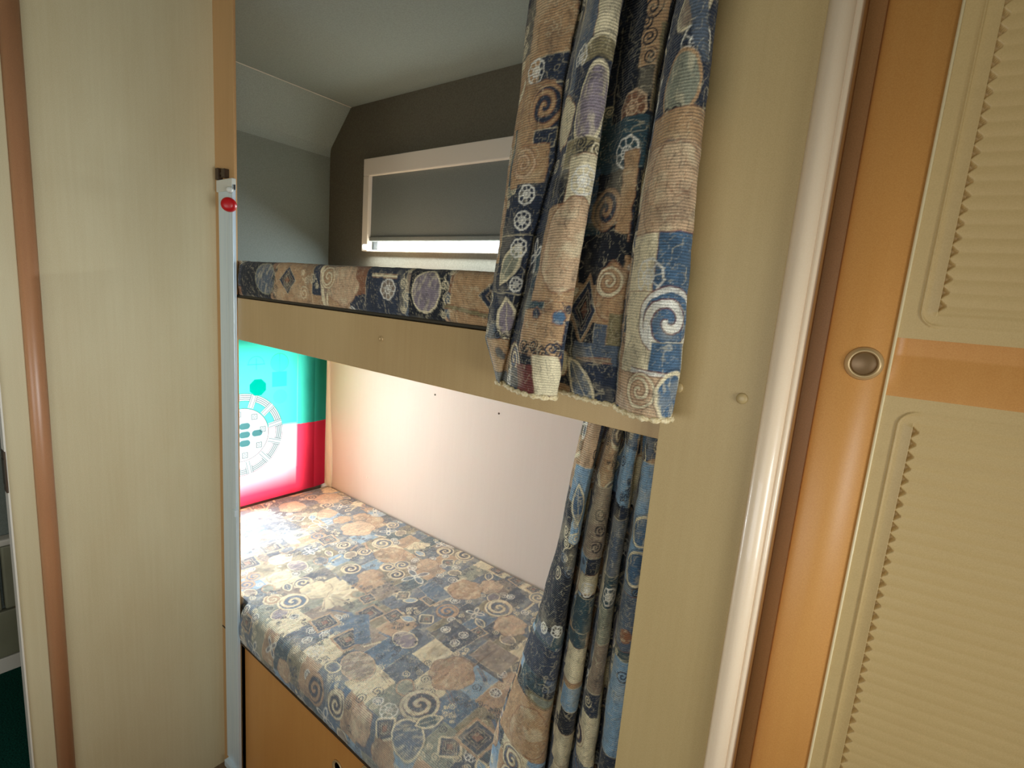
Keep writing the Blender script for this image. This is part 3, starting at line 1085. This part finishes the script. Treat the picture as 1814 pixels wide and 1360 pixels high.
M_flag = bpy.data.materials.new('translucent_flag_cloth')
M_flag.use_nodes = True
nt = M_flag.node_tree
for n in list(nt.nodes):
    nt.nodes.remove(n)
out = nt.nodes.new('ShaderNodeOutputMaterial')
at = nt.nodes.new('ShaderNodeAttribute')
at.attribute_name = 'print'
tl = nt.nodes.new('ShaderNodeBsdfTranslucent')
df = nt.nodes.new('ShaderNodeBsdfDiffuse')
tp = nt.nodes.new('ShaderNodeBsdfTransparent')
m1 = nt.nodes.new('ShaderNodeMixShader')
m1.inputs[0].default_value = 0.25
m2 = nt.nodes.new('ShaderNodeMixShader')
m2.inputs[0].default_value = 0.0
nt.links.new(at.outputs['Color'], tl.inputs[0])
nt.links.new(at.outputs['Color'], df.inputs[0])
nt.links.new(tl.outputs[0], m1.inputs[1])
nt.links.new(df.outputs[0], m1.inputs[2])
nt.links.new(m1.outputs[0], m2.inputs[1])
nt.links.new(tp.outputs[0], m2.inputs[2])
nt.links.new(m2.outputs[0], out.inputs[0])
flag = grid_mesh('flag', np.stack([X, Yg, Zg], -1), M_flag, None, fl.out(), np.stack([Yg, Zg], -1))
tag(flag, 'green and red flag with round crest hung over the end window of the lower bunk', 'flag')


# ------------------------------------------------------------------ curtains
def catmull(P, n):
    """P (k,2) control points -> n points evenly spaced by arc length"""
    Q = np.vstack([2 * P[0] - P[1], P, 2 * P[-1] - P[-2]])
    out = []
    t = np.linspace(0, 1, 24, endpoint=False)[:, None]
    for i in range(1, len(Q) - 2):
        a, b, c, d = Q[i - 1], Q[i], Q[i + 1], Q[i + 2]
        out.append(0.5 * ((2 * b) + (-a + c) * t + (2 * a - 5 * b + 4 * c - d) * t ** 2 + (-a + 3 * b - 3 * c + d) * t ** 3))
    out.append(Q[-2][None])
    R = np.vstack(out)
    s = np.concatenate([[0], np.cumsum(np.hypot(*np.diff(R, axis=0).T))])
    f = np.linspace(0, s[-1], n)
    return np.stack([np.interp(f, s, R[:, 0]), np.interp(f, s, R[:, 1])], -1), s[-1]


def curtain(name, zs, nodes, zref, ncol, label, paint, seed, rowz, thread=True):
    """nodes: function z -> (k,2) plan points"""
    rows = []
    for z in rowz:
        p, L = catmull(nodes(z), ncol)
        rows.append(p)
        if abs(z - zref) < 0.003:
            Lr = L
    A = np.array(rows)
    _, Lr = catmull(nodes(zref), ncol)
    u = np.linspace(0, Lr, ncol)
    Z, U = np.meshgrid(rowz, u, indexing='ij')
    P = np.stack([A[..., 0], A[..., 1], Z], -1)
    # cloth normals in plan, for wrinkles
    T = np.gradient(A, axis=1)
    Nn = np.stack([T[..., 1], -T[..., 0]], -1)
    Nn /= np.linalg.norm(Nn, axis=-1, keepdims=True) + 1e-9
    wr = 0.0045 * (fbm(U * 30, Z * 11, seed, 2) - 0.5) + 0.0030 * (fbm(U * 60, Z * 34, seed + 5, 3) - 0.5)
    P[..., 0] += Nn[..., 0] * wr
    P[..., 1] += Nn[..., 1] * wr
    pr = Print(U, Z)
    paint(pr, Lr)
    o = grid_mesh(name, P, M_fab, None, pr.out(), np.stack([U, Z], -1))
    tag(o, label, 'curtain', 'printed bunk curtains')
    # overlocked hem: braided cord following the lowest edge
    line = P[0][::2]
    n = len(line)
    ring = 7
    H = np.zeros((n, ring, 3))
    for i in range(n):
        r = 0.0026 + 0.0009 * math.sin(i * 1.1) + 0.0005 * math.sin(i * 2.7)
        for k in range(ring):
            a = 2 * math.pi * k / ring
            H[i, k] = line[i] + np.array((Nn[0, min(2 * i, ncol - 1), 0] * r * math.cos(a), Nn[0, min(2 * i, ncol - 1), 1] * r * math.cos(a), r * math.sin(a) * 1.2 - 0.0005))
    grid_mesh('hem', H, M_hem, o, closed=True)
    return o


ZU = np.array([1.101, 1.16, 1.22, 1.29, 1.39, 1.48, 1.56, 1.88])
TU = dict(
    L=[-.430, -.459, -.453, -.445, -.441, -.430, -.428, -.415],
    V=[-.421, -.413, -.400, -.390, -.367, -.364, -.351, -.335],
    R2=[-.334, -.329, -.324, -.317, -.309, -.303, -.297, -.285],
    R3=[-.267, -.270, -.271, -.270, -.263, -.262, -.250, -.240],
    L4=[-.251, -.252, -.252, -.252, -.246, -.241, -.232, -.225],
    R4=[-.187, -.184, -.186, -.189, -.192, -.193, -.193, -.195])


def nodes_upper(z):
    g = {k: float(np.interp(z, ZU, v)) for k, v in TU.items()}
    at_ = lambda x, y: (x * y / 0.54, y)
    L, V, R2, R3, L4, R4 = (g[k] for k in ('L', 'V', 'R2', 'R3', 'L4', 'R4'))
    R3 *= 0.54 / 0.57
    return np.array([
        at_(L + 0.022, 0.583), at_(L + 0.001, 0.570), at_(L + 0.3 * (V - L), 0.553), at_(V - 0.006, 0.553), at_(V + 0.001, 0.562), at_(V + 0.25 * (R2 - V), 0.532),
        at_(V + 0.65 * (R2 - V), 0.520), at_(R2, 0.538), at_(R2 - 0.012, 0.560), at_(R2 - 0.006, 0.578), at_(R2 + 0.012, 0.580),
        at_(R2 + 0.5 * (R3 - R2), 0.566), at_(R3 - 0.004, 0.566), at_(R3 + 0.003, 0.583), at_(L4 - 0.002, 0.582), at_(L4, 0.556),
        at_(L4 + 0.3 * (R4 - L4), 0.530), at_(L4 + 0.75 * (R4 - L4), 0.530), at_(R4, 0.552), at_(R4 - 0.008, 0.576)])


CURTAIN_UPPER = [
    ('rect', 0.0812, 1.5426, 0.0324, 0.0468, 0, 'tan', 'rust'),
    ('rect', 0.0956, 1.497, 0.0274, 0.0158, 0, 'navy'),
    ('octa', 0.0628, 1.4982, 0.013),
    ('rect', 0.0668, 1.4406, 0.0288, 0.0432, 0, 'tan', 'rust'),
    ('spiral', 0.0851, 1.455, 0.0245, 0.5, 'navy', 'tan'),
    ('rect', 0.0916, 1.4178, 0.0158, 0.0101, 0, 'navy'),
    ('rect', 0.0707, 1.3866, 0.0302, 0.0252, 0, 'tan', 'rust'),
    ('spiral', 0.0641, 1.3902, 0.018, 1.0, 'tan', 'peach'),
    ('rect', 0.0942, 1.335, 0.036, 0.0302, 0, 'navy', None),
    ('octa', 0.0759, 1.3518, 0.0115),
    ('octa', 0.0733, 1.3194, 0.0115),
    ('rect', 0.0668, 1.263, 0.0324, 0.0374, 0, 'navy', 'cream'),
    ('leaf', 0.0615, 1.263, 0.0288, -0.45, 'sage'),
    ('octa', 0.072, 1.2846, 0.0115),
    ('octa', 0.0772, 1.2378, 0.0086),
    ('leaf', 0.0707, 1.1898, 0.0302, 0.25, 'mauve'),
    ('scroll', 0.0668, 1.1634, 0.0187, 0.2),
    ('rect', 0.0602, 1.1394, 0.0245, 0.0216, 0, 'tan', 'rust'),
    ('blob', 0.0589, 1.143, 0.0086, 0, 'navy'),
    ('rect', 0.1361, 1.1178, 0.0187, 0.0187, 0, 'maroon', None),
    ('rect', 0.11, 1.113, 0.0101, 0.0158, 0, 'navy', None),
    ('rect', 0.1885, 1.5138, 0.0396, 0.054, 0, 'slate', 'cream'),
    ('rect', 0.2068, 1.5102, 0.0158, 0.0432, 0, 'cream', 'rust'),
    ('ell', 0.2016, 1.4874, 0.0274, 0.0173, 0.2, 'olive', 'cream'),
    ('octa', 0.1715, 1.4898, 0.0108),
    ('rect', 0.2016, 1.4634, 0.0396, 0.0173, 0, 'navy', None),
    ('ell', 0.2003, 1.4358, 0.0216, 0.0418, -0.15, 'mauve', 'cream'),
    ('rect', 0.2029, 1.3878, 0.0396, 0.0144, 0, 'olive', 'cream'),
    ('scroll', 0.2016, 1.3914, 0.0245, 0.1, 'dark'),
    ('curl', 0.2173, 1.3914, 0.0108, 0, 'cream'),
    ('curl', 0.1924, 1.3818, 0.0101, 1, 'dark'),
    ('rect', 0.2029, 1.3482, 0.0245, 0.036, 0, 'cream', 'rust'),
    ('rect', 0.2814, 1.3506, 0.0086, 0.0317, 0, 'blue', None),
    ('octa', 0.2029, 1.3566, 0.0151),
    ('rect', 0.1846, 1.275, 0.0446, 0.0562, 0, 'tan', 'rust'),
    ('blob', 0.1937, 1.2822, 0.0432, 0, 'peach', 3, 3, 1.25),
    ('rect', 0.1649, 1.179, 0.036, 0.0288, 0, 'tan', 'rust'),
    ('blob', 0.1558, 1.203, 0.0079, 0, 'navy'),
    ('blob', 0.1937, 1.2006, 0.0094, 0, 'blue'),
    ('scroll', 0.1689, 1.1574, 0.0274, 0, 'dark'),
    ('curl', 0.1414, 1.161, 0.0101),
    ('curl', 0.1623, 1.1502, 0.0094, 2),
    ('curl', 0.1898, 1.161, 0.0115, 1, 'navy'),
    ('rect', 0.1754, 1.1274, 0.0202, 0.0245, 0, 'cream', 'rust'),
    ('rect', 0.3364, 1.5162, 0.0432, 0.0828, 0, 'dark', None),
    ('rect', 0.3443, 1.5258, 0.013, 0.0432, 0, 'tan', None),
    ('curl', 0.339, 1.5414, 0.0122),
    ('curl', 0.3325, 1.5282, 0.0086, 1),
    ('curl', 0.339, 1.5114, 0.0101, 2),
    ('curl', 0.3443, 1.4922, 0.0086, 1),
    ('rect', 0.3587, 1.4802, 0.0065, 0.0432, 0, 'olive', 'tan'),
    ('octa', 0.3299, 1.4418, 0.0173, 0.2, 'peach', 'rust'),
    ('rect', 0.322, 1.3998, 0.036, 0.0324, 0, 'teal', None),
    ('octa', 0.3285, 1.395, 0.0166),
    ('rect', 0.3207, 1.3542, 0.036, 0.0216, 0, 'dark', None),
    ('rect', 0.3364, 1.3446, 0.0086, 0.0504, 0, 'tan', 'rust'),
    ('spiral', 0.305, 1.3326, 0.023, 2, 'navy', 'tan'),
    ('rect', 0.3076, 1.2738, 0.036, 0.0302, 0, 'dark', None),
    ('dia', 0.2906, 1.2114, 0.023, 0.0396),
    ('blob', 0.3325, 1.2354, 0.0216, 0, 'tan', 3, 2, 1.6),
    ('spiral', 0.3272, 1.2474, 0.0173, 1, 'tan', 'cream'),
    ('rect', 0.3443, 1.1814, 0.0101, 0.0288, 0, 'olive', 'tan'),
    ('rect', 0.3142, 1.1598, 0.036, 0.0115, 0, 'slate', None),
    ('band', 0.3128, 1.1502, 0.0288, 0.006, 0.1, 'taupe'),
    ('rect', 0.3155, 1.1142, 0.0432, 0.0331, 0, 'navy', None),
    ('leaf', 0.2919, 1.1166, 0.0374, 0.6, 'slate'),
    ('rect', 0.4568, 1.4862, 0.0504, 0.0792, 0, 'navy', None),
    ('ell', 0.4503, 1.5114, 0.0216, 0.0173, 0.4, 'taupe', 'cream'),
    ('octa', 0.4621, 1.4778, 0.0173),
    ('rect', 0.4634, 1.4958, 0.0086, 0.036, 0.3, 'slate', None),
    ('ell', 0.449, 1.4418, 0.023, 0.0317, 0, 'sage', 'tan'),
    ('scroll', 0.4581, 1.4118, 0.0259, 0.1),
    ('curl', 0.4385, 1.4154, 0.0094),
    ('rect', 0.4581, 1.3926, 0.0504, 0.0259, 0, 'tan', 'rust'),
    ('blob', 0.4542, 1.3782, 0.0173, 0, 'navy', 3, 1, 0.7),
    ('rect', 0.4594, 1.3338, 0.054, 0.0533, 0, 'peach', 'rust'),
    ('blob', 0.4594, 1.3362, 0.0432, 0, 'peach', 2, 5, 1.15),
    ('blob', 0.4306, 1.2906, 0.0079, 0, 'navy'),
    ('blob', 0.4896, 1.2918, 0.0086, 0, 'dark'),
    ('rect', 0.4568, 1.2546, 0.054, 0.0432, 0, 'cream', 'maroon'),
    ('rect', 0.4738, 1.263, 0.0245, 0.036, 0, 'blue', 'maroon'),
    ('octa', 0.4411, 1.2534, 0.0173),
    ('rect', 0.4594, 1.1766, 0.054, 0.0612, 0, 'cream', 'rust'),
    ('spiral', 0.4686, 1.2078, 0.0331, 2.6, 'blue', 'white', 'maroon', 1.5),
    ('rect', 0.4725, 1.167, 0.0202, 0.0187, 0, 'blue', 'cream'),
    ('band', 0.4621, 1.149, 0.036, 0.008, -0.05, 'white', 'maroon'),
    ('rect', 0.4594, 1.1202, 0.054, 0.0274, 0, 'peach', 'rust'),
    ('spiral', 0.4437, 1.1298, 0.0187, 0, 'peach', 'cream'),
    ('ell', 0.483, 1.1274, 0.0187, 0.0259, 0, 'blue', 'cream'),
]
CURTAIN_LOWER = [
    ('rect', 0.0815, 1.0158, 0.0216, 0.036, 0, 'peach', 'rust'),
    ('curl', 0.1033, 1.0046, 0.0101),
    ('rect', 0.083, 0.9528, 0.036, 0.0288, 0, 'sky', 'cream'),
    ('leaf', 0.0786, 0.9248, 0.0302, 0.2, 'blue'),
    ('rect', 0.0699, 0.7848, 0.0648, 0.0792, 0, 'dark', None),
    ('scroll', 0.0757, 0.866, 0.0288, 1.2, 'cream'),
    ('curl', 0.0582, 0.8758, 0.0108, 0, 'cream'),
    ('curl', 0.064, 0.8352, 0.0101, 1, 'slate'),
    ('curl', 0.0597, 0.803, 0.0108, 2, 'cream'),
    ('curl', 0.0844, 0.817, 0.0094, 2, 'slate'),
    ('octa', 0.0626, 0.7036, 0.0086),
    ('octa', 0.0902, 0.712, 0.0101),
    ('rect', 0.0699, 0.649, 0.0576, 0.0288, 0, 'navy', 'slate'),
    ('scroll', 0.0917, 0.6098, 0.0288, 0, 'dark'),
    ('rect', 0.0917, 0.516, 0.0648, 0.054, 0, 'tan', 'rust'),
    ('ell', 0.1004, 0.5776, 0.0288, 0.0086, 0, 'sage', 'olive'),
    ('blob', 0.0946, 0.5076, 0.0396, 0, 'tan', 3, 3, 1.2),
    ('rect', 0.2256, 0.9066, 0.0288, 0.054, 0, 'taupe', 'cream'),
    ('curl', 0.2271, 0.9206, 0.0108),
    ('curl', 0.23, 0.8968, 0.0101, 1),
    ('curl', 0.2285, 0.8702, 0.0101, 2),
    ('rect', 0.2271, 0.8086, 0.0245, 0.0158, 0, 'cream', 'rust'),
    ('octa', 0.2271, 0.8016, 0.0108),
    ('rect', 0.23, 0.7568, 0.0259, 0.0288, 0, 'teal', 'cream'),
    ('rect', 0.2329, 0.6714, 0.0259, 0.0302, 0, 'cream', 'rust'),
    ('rect', 0.2416, 0.6098, 0.0259, 0.0216, 0, 'sky', 'cream'),
    ('curl', 0.246, 0.5552, 0.0108),
    ('rect', 0.246, 0.516, 0.0259, 0.0288, 0, 'cream', 'rust'),
    ('rect', 0.3595, 0.8786, 0.0259, 0.0432, 0, 'slate', 'cream'),
    ('octa', 0.3595, 0.8044, 0.013),
    ('rect', 0.3712, 0.7554, 0.0259, 0.0288, 0, 'sage', 'cream'),
    ('rect', 0.3683, 0.6826, 0.0216, 0.0432, 0, 'taupe', 'cream'),
    ('curl', 0.3741, 0.565, 0.0122, 0, 'cream'),
    ('rect', 0.4862, 0.9276, 0.0288, 0.0864, 0, 'sky', 'cream'),
    ('ell', 0.4862, 0.9164, 0.0202, 0.0216, 0, 'blue', 'cream'),
    ('ell', 0.4833, 0.8618, 0.0202, 0.0245, 0, 'blue', 'cream'),
    ('rect', 0.4847, 0.7764, 0.0259, 0.0432, 0, 'slate', 'rust'),
    ('blob', 0.4818, 0.7568, 0.0101, 0, 'rust'),
    ('rect', 0.4934, 0.6392, 0.0317, 0.0792, 0, 'sky', 'cream'),
    ('curl', 0.4876, 0.6938, 0.0115, 0, 'navy'),
]


def paint_cu(p, L):
    p.patchwork(21, 0.05, 0.085, ('navy', 'tan', 'navy', 'slate', 'tan', 'dark', 'teal'))
    taken = [(m[1], m[2], m[3]) for m in CURTAIN_UPPER]
    p.scatter(5, 0, L, 1.09, 1.60, taken, 1.6, 0.85)
    for m in CURTAIN_UPPER:
        draw(p, *m)
    p.sketch(3)


def paint_cl(p, L):
    p.patchwork(33, 0.05, 0.085, ('navy', 'dark', 'blue', 'slate', 'tan', 'dark', 'teal', 'sky', 'cream'))
    taken = [(m[1], m[2], m[3]) for m in CURTAIN_LOWER]
    p.scatter(9, 0, L, 0.33, 1.05, taken, 1.6, 0.9)
    for m in CURTAIN_LOWER:
        draw(p, *m)
    p.sketch(4)


rz = np.concatenate([np.arange(1.101, 1.60, 0.0012), np.linspace(1.602, 1.868, 40)])
cu = curtain('curtain', ZU, nodes_upper, 1.29, 400, 'patterned curtain gathered at the right of the upper bunk, hanging in front of the rail', paint_cu, 41, rz)
rl = tag(box('curtain_rail', -0.60, -0.19, 0.540, 0.586, 1.869, 1.895, M_rail, bevel=0.003), 'white ceiling rail carrying the upper bunk curtain', 'curtain rail')

ZL = np.array([0.33, 0.42, 0.52, 0.70, 0.85, 0.97, 1.05])
TL = dict(
    L=[-.480, -.472, -.450, -.405, -.379, -.367, -.356],
    g1=[-.366, -.361, -.358, -.349, -.342, -.330, -.318],
    g2=[-.320, -.317, -.314, -.307, -.301, -.296, -.290],
    g3=[-.276, -.275, -.273, -.273, -.271, -.266, -.262],
    R=[-.236, -.236, -.235, -.235, -.236, -.238, -.240])


def nodes_lower(z):
    g = {k: float(np.interp(z, ZL, v)) for k, v in TL.items()}
    at_ = lambda x, y: (x * y / 0.66, y)
    L, a, b, c, R = (g[k] for k in ('L', 'g1', 'g2', 'g3', 'R'))
    d = 0.55 + 0.45 * float(np.clip((1.05 - z) / 0.2, 0, 1))
    D = lambda y: 0.668 + (y - 0.668) * d
    return np.array([
        at_(L + 0.018, D(0.690)), at_(L, D(0.672)), at_(L + 0.25 * (a - L), D(0.646)), at_(L + 0.7 * (a - L), D(0.638)), at_(a - 0.003, D(0.656)), at_(a - 0.002, D(0.690)), at_(a + 0.004, D(0.690)),
        at_(a + 0.007, D(0.656)), at_(a + 0.5 * (b - a), D(0.640)), at_(b - 0.004, D(0.656)), at_(b - 0.003, D(0.690)), at_(b + 0.004, D(0.690)),
        at_(b + 0.006, D(0.656)), at_(b + 0.5 * (c - b), D(0.642)), at_(c - 0.004, D(0.656)), at_(c - 0.002, D(0.688)), at_(c + 0.004, D(0.688)),
        at_(c + 0.006, D(0.656)), at_(c + 0.5 * (R - c), D(0.642)), at_(R, D(0.654)), at_(R + 0.01, D(0.688)), at_(R + 0.025, D(0.645)), at_(R + 0.04, D(0.66))])


rz = np.concatenate([np.arange(0.341, 1.068, 0.0014), [1.070]])
cl = curtain('curtain', ZL, nodes_lower, 0.70, 420, 'patterned curtain gathered at the right of the lower bunk, fanning out onto the mattress', paint_cl, 63, rz)
tag(box('curtain_rail', -0.42, -0.17, 0.640, 0.694, 1.071, 1.1395, M_beech, bevel=0.002), 'short wooden batten under the upper bunk carrying the lower curtain', 'curtain rail')

# ------------------------------------------------------------------ aluminium ladder track with red knob
tr_ = empty('aluminium_track', (-1.357, 0.600, ZF), 'narrow upright aluminium track on the left bunk post', 'track')
box('channel', -1.398, -1.3201, 0.594, 0.600, -0.195, 1.437, M_alu, tr_, bevel=0.001)
box('flange', -1.340, -1.3165, 0.591, 0.5945, -0.19, 1.432, M_alu, tr_, bevel=0.0008)
box('return_flange', -1.3200, -1.3165, 0.5946, 0.5985, -0.19, 1.432, M_alu, tr_)
box('groove', -1.3425, -1.3400, 0.5932, 0.5942, -0.19, 1.432, M_seam, tr_)
box('end_cap', -1.400, -1.3165, 0.590, 0.600, 1.418, 1.446, M_nub, tr_, bevel=0.002)
lathe('nub', [(0.007, 0), (0.007, 0.010), (0.005, 0.013), (0, 0.014)], (-1.322, 0.590, 1.418), (0.7, -0.7, 0.0), M_nub, tr_, 20)
box('foot_bracket', -1.390, -1.315, 0.582, 0.600, -0.215, -0.195, M_alu, tr_, bevel=0.002)
box('latch', -1.327, -1.3135, 0.586, 0.596, 0.595, 0.612, M_alu, tr_, bevel=0.001)
kn = lathe('knob', [(0, 0.0), (0.007, 0.0), (0.007, 0.008), (0.015, 0.010), (0.0165, 0.014), (0.0165, 0.024), (0.0145, 0.029), (0.008, 0.0315), (0, 0.032)],
           (-1.328, 0.5925, 1.383), (0.80, -0.60, 0.0), M_red, tr_, 36)
kn['label'] = 'red knob'
bm = bmesh.new()
box_bm(bm, -1.400, -1.385, 0.588, 0.600, 1.447, 1.474, bevel=0.001)
box_bm(bm, -1.385, -1.368, 0.592, 0.600, 1.458, 1.464, bevel=0.001)
box_bm(bm, -1.368, -1.352, 0.588, 0.600, 1.450, 1.470, bevel=0.001)
clip = link('latch_clip', mesh_of(bm, 'latch_clip'), M_brown)
tag(clip, 'small dark brown metal clip screwed on the post just above the red knob', 'clip')

# ------------------------------------------------------------------ rounded corner moulding on the right
pr = []
for t in np.linspace(0, 1, 22):
    a = math.pi * (1.08 - 1.16 * t)
    pr.append((-0.0955 + 0.0118 * math.cos(a), 0.5895 - 0.0118 * math.sin(a)))
pr += [(-0.0840, 0.5860), (-0.0795, 0.5868), (-0.0795, 0.606), (-0.1065, 0.606)]
struct(extrude_profile('trim_2', pr, ZF, ZC, M_roll))

# ------------------------------------------------------------------ wardrobe with angled door
ward = empty('wardrobe', (-0.06, 0.62, ZF), 'honey beech wardrobe with cream ribbed door panels and round push button', 'wardrobe')
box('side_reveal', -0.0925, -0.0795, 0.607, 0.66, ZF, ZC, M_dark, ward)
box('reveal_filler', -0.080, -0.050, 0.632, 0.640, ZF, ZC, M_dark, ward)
body = box('body', -0.0925, 0.94, 0.82, 1.25, ZF, ZC, M_beech, ward)
AN = math.radians(10)
M4 = Matrix.Translation((-0.061, 0.612, 0)) @ Matrix.Rotation(AN, 4, 'Z')
door = empty('door', (-0.061, 0.612, ZF), None, None)
door.parent = ward
door.matrix_parent_inverse = ward.matrix_world.inverted()
WD = 0.50
st_ = [(0.0, 0.022)]
for t in np.linspace(0, 1, 10):
    a = math.pi / 2 * t
    st_.append((0.020 - 0.020 * math.cos(a), 0.007 - 0.007 * math.sin(a)))
st_ += [(0.0545, 0.0), (0.0545, 0.022)]
extrude_profile('stile', st_, -0.20, 1.88, M_orange, door, mat4=M4)
box('stile', WD - 0.055, WD, 0, 0.022, -0.20, 1.88, M_orange, door, mat4=M4, bevel=0.003)
box('backing_board', 0.05, WD - 0.05, 0.0095, 0.022, -0.20, 1.88, M_beech, door, mat4=M4)


def inlay(name, za, zb, gz, phase, sign):
    """embossed panel; gz = z where the groove turns the corner, sign=+1 field above gz"""
    s = np.concatenate([np.arange(0.0545, 0.0945, 0.0005), np.linspace(0.0955, WD - 0.055, 46)])
    fine = np.arange(max(za, 0.66), min(zb, 1.60), 0.0010)
    z = np.unique(np.concatenate([np.linspace(za, fine[0], 8)[:-1], fine, np.linspace(fine[-1], zb, 8)[1:], [za, zb]]))
    Z, Sg = np.meshgrid(z, s, indexing='ij')
    h = np.zeros_like(Z)
    bead = lambda d, w: np.sqrt(np.clip(1 - (d / w) ** 2, 0, 1))
    # rounded-rectangle distance from the groove line, radius 14 mm at the corner
    r = 0.014
    f = sign * (Z - gz)          # >0 inside the field
    e = Sg - 0.0705
    q1, q2 = r - e, r - f
    d = r - np.hypot(np.clip(q1, 0, None), np.clip(q2, 0, None)) - np.clip(-np.maximum(q1, q2) * 0, 0, None)
    inside = np.where((q1 > 0) & (q2 > 0), r - np.hypot(q1, q2), np.minimum(e, f))
    fade = np.clip(1 - (Sg - 0.0705 - 0.008) / 0.012, 0.12, 1)
    h += 0.0018 * bead(inside, 0.0012) * fade
    lipx = 0.0828
    low = (f - 0.010)
    lip = np.clip((Sg - 0.0745) / (lipx - 0.0745), 0, 1) ** 1.5 * (Sg < lipx) * np.clip(low / 0.004, 0, 1)
    h += 0.0022 * lip
    fieldm = (Sg >= lipx) * np.clip(low / 0.003, 0, 1)
    w = np.abs(((Z - phase) / 0.01235 + 0.5) % 1 - 0.5) * 2      # 0 in the valley, 1 on the crest
    ridge = -0.0006 - 0.0006 * (1 - np.sin(w * math.pi / 2))
    dep = (Sg - lipx) / 0.0062
    tooth = np.clip(((1 - dep) * 0.88 - w) / 0.12, 0, 1) * (Sg >= lipx) * (low > 0.004)
    h += fieldm * ridge - 0.0065 * tooth
    P = np.zeros(Z.shape + (3,))
    ca_, sa_ = math.cos(AN), math.sin(AN)
    t_ = -h
    P[..., 0] = -0.061 + Sg * ca_ - t_ * sa_
    P[..., 1] = 0.612 + Sg * sa_ + t_ * ca_
    P[..., 2] = Z
    o = grid_mesh(name, P, M_inlay, door)
    return o


bd = [(0.0535 + 0.0014 * (1 - math.cos(t)), -0.0019 * math.sin(t)) for t in np.linspace(0, math.pi, 9)] + [(0.0563, 0.006), (0.0535, 0.006)]
extrude_profile('edge_bead', bd, -0.19, 1.87, M_bead, door, mat4=M4)
inlay('inlay_panel', 1.2115, 1.87, 1.2245, 1.2438, 1)
inlay('inlay_panel', -0.19, 1.1545, 1.1405, 0.8006, -1)
# finger grip between the two panels: deep at the top, running out flush at the bottom
zg = np.linspace(1.1545, 1.2115, 40)
sg = np.linspace(0.0545, WD - 0.055, 60)
Z, Sg = np.meshgrid(zg, sg, indexing='ij')
t_ = 0.0092 * np.clip((Z - 1.1545) / 0.040, 0, 1) ** 1.2 * np.clip((Sg - 0.0545) / 0.0015 * 10, 0, 1)
P = np.zeros(Z.shape + (3,))
P[..., 0] = -0.061 + Sg * math.cos(AN) - t_ * math.sin(AN)
P[..., 1] = 0.612 + Sg * math.sin(AN) + t_ * math.cos(AN)
P[..., 2] = Z
grid_mesh('finger_grip', P, M_orange, door)
pos = M4 @ Vector((0.0335, 0.0, 1.183))
nrm = (M4.to_3x3() @ Vector((0, -1, 0)))
pb = lathe('push_lock', [(0.0116, -0.0005), (0.0120, 0.0034), (0.0128, 0.0042), (0.0140, 0.0034), (0.0160, 0.0014), (0.0172, -0.0005)], pos, nrm, M_brass, door)
lathe('button', [(0.0, 0.0022), (0.0100, 0.0019), (0.0114, 0.0010), (0.0117, -0.001)], pos, nrm, M_button, pb)
